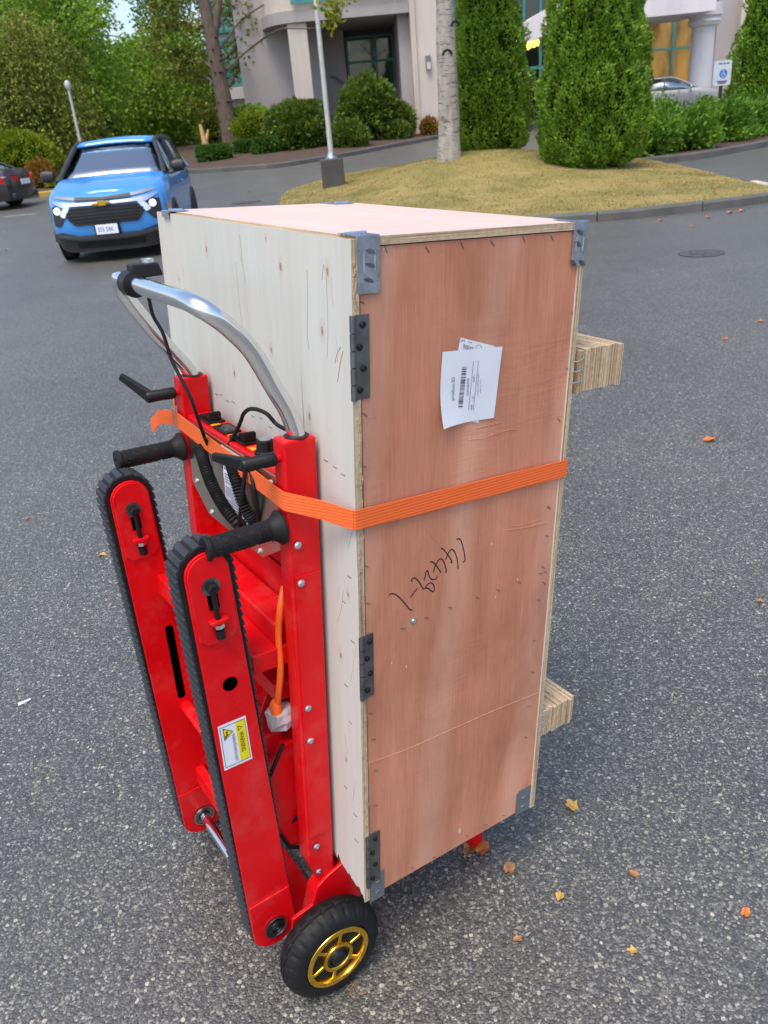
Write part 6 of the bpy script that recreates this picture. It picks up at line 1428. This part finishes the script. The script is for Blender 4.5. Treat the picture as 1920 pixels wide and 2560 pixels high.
for pts_ in ([(742, 1275), (738, 1310), (730, 1345)], [(770, 1395), (764, 1430), (758, 1470)], [(760, 1150), (752, 1185)], [(745, 1585), (752, 1630)], [(768, 1690), (762, 1730)]):
    B().tube(spline([L(x, y, 'x', 0) for x, y in pts_], 5), .0004, 6).build("wood_crack", REDMARK, cr_t)
# paper labels
LP = [(943.0, 921.0), (957, 757), (1083, 747), (1068, 905)]
ly = -.0014
def lab_pt(zx, zy, o): q = L((1080 + zx * 200 / 1659) / VS, (830 + zy * 200 / 1659) / VS, 'y', 0); return np.array([q[0], -o, q[2]])
def paper(name, pts, o, curl):
    ps = [lab_pt(x, y, o) for x, y in pts]; n = 10; vs = []
    for j in range(n + 1):
        for i in range(n + 1):
            u, v_ = i / n, j / n; q = (ps[0] * (1 - u) + ps[1] * u) * (1 - v_) + (ps[3] * (1 - u) + ps[2] * u) * v_
            q[1] -= curl * max(0, (1 - u) + v_ - 1.35) ** 2 * 4 + .0003 * math.sin(u * 5 + v_ * 3) ** 2; vs.append(q)
    b = B(); b.add(vs, [(j * (n + 1) + i, j * (n + 1) + i + 1, (j + 1) * (n + 1) + i + 1, (j + 1) * (n + 1) + i) for j in range(n) for i in range(n)])
    o_ = b.build(name, PAPER, cr_t, True); return o_
l2 = paper("old_label", [(590, 115), (1290, 290), (955, 1885), (240, 1720)], .0006, 0)
l1 = paper("product_label", [(205, 408), (1448, 293), (1268, 1775), (95, 1958)], .0016, .010)
up = lab_pt(400, 915, 0) - lab_pt(385, 1408, 0); up /= np.linalg.norm(up); lf = np.array([-up[2], 0, up[0]]); lf = -lf if lf[0] > 0 else lf
def ltext(s, zx, zy, h, name, sx=1., mat=GREYINK, par=l1, dirv=None, o=.0027): 
    ux = up if dirv is None else dirv; uy = np.array([-ux[2], 0, ux[0]]) if dirv is None else np.array([-ux[2], 0, ux[0]])
    return text_part(name, s, h, lab_pt(zx, zy, o), ux, uy, mat, par, sx=sx)
ms = np.linalg.norm(lab_pt(0, 1000, 0) - lab_pt(0, 0, 0)) / 1000     # metres per zoom pixel, vertical
ltext("product ID", 435, 1410, 95 * ms * 1.25, "label_title", .95)
ltext("GQW00530P", 735, 1312, 62 * ms * 1.2, "label_code", .95)
ltext("72/81", 862, 1035, 58 * ms * 1.2, "label_count", 1.)
ltext("81", 838, 1372, 58 * ms * 1.2, "label_count", 1.)
ltext("件数", 812, 1600, 52 * ms * 1.1, "label_caption", 1.)
ltext("GHGQWC002G00CRM01", 935, 1315, 38 * ms * 1.2, "label_small_code", 1.0)
ltext("20240511N  10:19:47", 988, 1255, 34 * ms * 1.1, "label_date", .95)
b = B()
for (x0, y0, x1, y1) in ((735, 1612, 840, 598), (833, 1610, 942, 590)):
    a, c = lab_pt(x0, y0, .0027), lab_pt(x1, y1, .0027); w_ = np.array([.0004, 0, 0]); b.add([a - w_, a + w_, c + w_, c - w_], [(0, 1, 2, 3)])
b.build("label_rules", GREYINK, l1)
b = B(); t = 0.; rgb_ = np.random.default_rng(5)
while t < 1:
    w_ = rgb_.choice([.008, .014, .022]); y0, y1 = 1550 - 830 * t, 1550 - 830 * min(1, t + w_)
    x0 = 520 + 85 * t; b.add([lab_pt(x0, y0, .0027), lab_pt(x0 + 95, y0 - 4, .0027), lab_pt(x0 + 95, y1 - 4, .0027), lab_pt(x0, y1, .0027)], [(0, 1, 2, 3)]); t += w_ + rgb_.choice([.010, .016, .026])
b.build("barcode", INK, l1)
dr_ = lab_pt(1290, 290, 0) - lab_pt(590, 115, 0); dr_ /= np.linalg.norm(dr_)
o_ = text_part("old_label_code", "W006", 120 * ms * 1.2, lab_pt(865, 300, .0012), -dr_, np.array([dr_[2], 0, -dr_[0]]), GREYINK, l2, sx=.85)
b = B()
for k in range(24):
    a0, a1 = k * math.pi / 12, (k + 1) * math.pi / 12
    b.add([lab_pt(960 + 62 * math.cos(a0), 325 + 62 * math.sin(a0), .0012), lab_pt(960 + 62 * math.cos(a1), 325 + 62 * math.sin(a1), .0012), lab_pt(960 + 54 * math.cos(a1), 325 + 54 * math.sin(a1), .0012), lab_pt(960 + 54 * math.cos(a0), 325 + 54 * math.sin(a0), .0012)], [(0, 1, 2, 3)])
for (x, y) in ((630, 165), (665, 180), (760, 205), (800, 215), (605, 190)): b.add([lab_pt(x - 14, y - 12, .0012), lab_pt(x + 14, y - 5, .0012), lab_pt(x + 12, y + 12, .0012), lab_pt(x - 16, y + 5, .0012)], [(0, 1, 2, 3)])
b.build("old_label_print", GREYINK, l2)

# ================================================================== STRAP
st_t = frame_thing("cargo_strap", "bright orange webbing strap tied round the crate and the hand truck", "strap")
def ribbon(name, pts, h, th, parent, dense=None):
    """pts: (x, y, z) outer line of a band of height h standing along z"""
    p_ = [np.array(q, float) for q in pts]; m = len(p_); vs = []
    for i in range(m):
        t1 = p_[i] - p_[max(0, i - 1)] if i else p_[1] - p_[0]; t2 = p_[min(m - 1, i + 1)] - p_[i] if i < m - 1 else t1
        t_ = t1 / (np.linalg.norm(t1) + 1e-9) + t2 / (np.linalg.norm(t2) + 1e-9); t_[2] = 0; t_ /= np.linalg.norm(t_); n_ = np.array([t_[1], -t_[0], 0])
        for (a, c) in ((0, -h / 2), (0, h / 2), (th, h / 2), (th, -h / 2)): vs.append(p_[i] + n_ * a + np.array([0, 0, c]))
    fs = [(i * 4 + k, i * 4 + (k + 1) % 4, (i + 1) * 4 + (k + 1) % 4, (i + 1) * 4 + k) for i in range(m - 1) for k in range(4)] + [(3, 2, 1, 0), (m * 4 - 4, m * 4 - 3, m * 4 - 2, m * 4 - 1)]
    return B().add(vs, fs).build(name, STRAP, parent, bevel=.0004)
base = [(-.0062, -.0036, .829), (-.035, .047, .836), (-.0690, .0985, .8400), (-.0705, .104, .8405), (-.0712, .20, .846), (-.0712, .33, .850), (-.0712, .45, .856), (-.0705, .556, .861), (-.068, .564, .861), (-.0065, DY + .0045, .85), (.002, DY + .0055, .85), (DX + .003, DY + .0045, .83), (DX + .0055, DY - .002, .83), (DX + .0055, .01, .815), (DX + .0055, -.002, .8145), (DX + .002, -.0062, .8145), (.30, -.0052, .819), (.15, -.0052, .824), (.0, -.0058, .829), (-.0045, -.0052, .829), (-.0062, -.0036, .829)]
ribbon("webbing", base[::-1], .033, .0016, st_t)
tl = [(-.0725, .562, .860), (-.080, .590, .858), (-.086, .615, .850), (-.082, .640, .838), (-.088, .66, .822)]
ribbon("loose_end", spline(tl, 4)[::-1], .030, .0014, st_t)

# ================================================================== FALLEN LEAVES AND LITTER
LEAFC = {"orange": simple("fallen_orange_leaf", (.52, .16, .03), .6, 0, .35, 40), "yellow": simple("fallen_yellow_leaf", (.46, .28, .07), .6, 0, .3, 40), "brown": simple("fallen_brown_leaf", (.30, .15, .06), .7, 0, .35, 40)}
def leaf_mesh(seed, lobed):
    rg = np.random.default_rng(seed); n = 14; rim = []
    for k in range(n):
        a = 2 * math.pi * k / n; r_ = (.5 + .5 * abs(math.cos(a / 2)) ** .6) * (1 + (.16 if lobed else .04) * math.cos(5 * a + .6)) * rg.uniform(.85, 1.1); rim.append((r_ * math.cos(a) * .03, r_ * math.sin(a) * .022))
    vs = [(0, 0, .003)] + [(x, y, .002 + .006 * rg.uniform() + .010 * (abs(y) / .022) ** 2) for x, y in rim]
    b = B(); b.add(vs, [(0, 1 + i, 1 + (i + 1) % n) for i in range(n)]); b.tube([(.024, 0, .004), (.05, .004, .006)], [.0008, .0005], 5); return b
LM = {}
for c in LEAFC:
    for k in range(3):
        me = leaf_mesh(k * 7 + len(c), k != 1).mesh("fallen_leaf"); me.materials.append(LEAFC[c]); LM[c, k] = me
LSPOT = [(1565, 733, "orange", 1.0), (1530, 953, "orange", 1.25), (1645, 695, "orange", .9), (1237, 1745, "yellow", .75), (1100, 1880, "brown", .7), (1210, 1936, "yellow", .5), (1372, 1892, "brown", .45), (1610, 1975, "orange", .5), (220, 1200, "yellow", .7), (1368, 2055, "yellow", .4), (1495, 490, "orange", 1.6), (1575, 461, "orange", 2.2), (1530, 470, "orange", 1.8), (1603, 457, "orange", 1.8), (1425, 478, "orange", 1.5), (15, 541, "yellow", 1.6), (12, 500, "yellow", 1.6), (1390, 470, "brown", 1.5), (1560, 448, "orange", 1.8), (1120, 2030, "brown", .4), (1030, 1822, "orange", 1.0), (1018, 1832, "brown", .9), (1042, 1838, "orange", .8), (1012, 1812, "orange", .8), (1640, 1300, "brown", .5), (60, 1120, "brown", .5), (540, 415, "orange", 2.0), (505, 380, "orange", 2.0), ]
for i, (vx, vy, c, s_) in enumerate(LSPOT):
    q = G(vx, vy); o = bpy.data.objects.new("fallen_leaf", LM[c, i % 3]); COL.objects.link(o); o.location = (q[0], q[1], q[2] + .001); o.rotation_euler = (0, 0, random.uniform(0, 6.28)); o.scale = (s_, s_, s_)
    tag(o, {"orange": "bright orange leaf fallen on the asphalt", "yellow": "pale yellow leaf fallen on the asphalt", "brown": "dry brown leaf fallen on the asphalt"}[c], "leaf", c + " leaves on the asphalt")
for i, (vx, vy) in enumerate(((1170, 475 - 95), (1200, 430), (1448, 470 - 70), (1480, 400), (1330, 425), (1545, 420), (880, 405))):
    q = on_lawn(vx, vy)
    if q is None: continue
    o = bpy.data.objects.new("fallen_leaf", LM["orange" if i % 3 else "yellow", i % 3]); COL.objects.link(o); o.location = (q[0], q[1], lz(q[0], q[1]) + .03); o.rotation_euler = (0, 0, i); o.scale = (2, 2, 2)
    tag(o, "orange leaf fallen on the dry grass of the island", "leaf", "leaves on the island grass") if i % 3 else tag(o, "yellow leaf fallen on the dry grass of the island", "leaf", "yellow leaves on the island grass")
q = G(53, 1517); b = B(); b.add([(-.02, -.006, .001), (.02, -.004, .003), (.021, .006, .002), (-.019, .005, .004)], [(0, 1, 2, 3)]); o = b.build("paper_scrap", PAPER); o.location = tuple(q); o.rotation_euler = (0, 0, R(35)); md = o.modifiers.new("s", 'SOLIDIFY'); md.thickness = .0006
tag(o, "small scrap of white paper on the asphalt", "paper")
q = G(770, 2136); t_ = thing("dry_twig", "cluster of reddish dry twigs on the asphalt beside the wheel", "twig", q); b = B()
for k in range(9):
    a = k * .7; u0, u1 = random.uniform(-.015, .015), random.uniform(-.02, .02); b.tube([(u0, u1, .002), (u0 + .008 * math.cos(a), u1 + .012 * math.sin(a), .004), (u0 + .012 * math.cos(a + .4), u1 + .018 * math.sin(a + .4), .002)], [.0008, .0007, .0004], 5)
b.build("stems", LEAFC["brown"], t_)
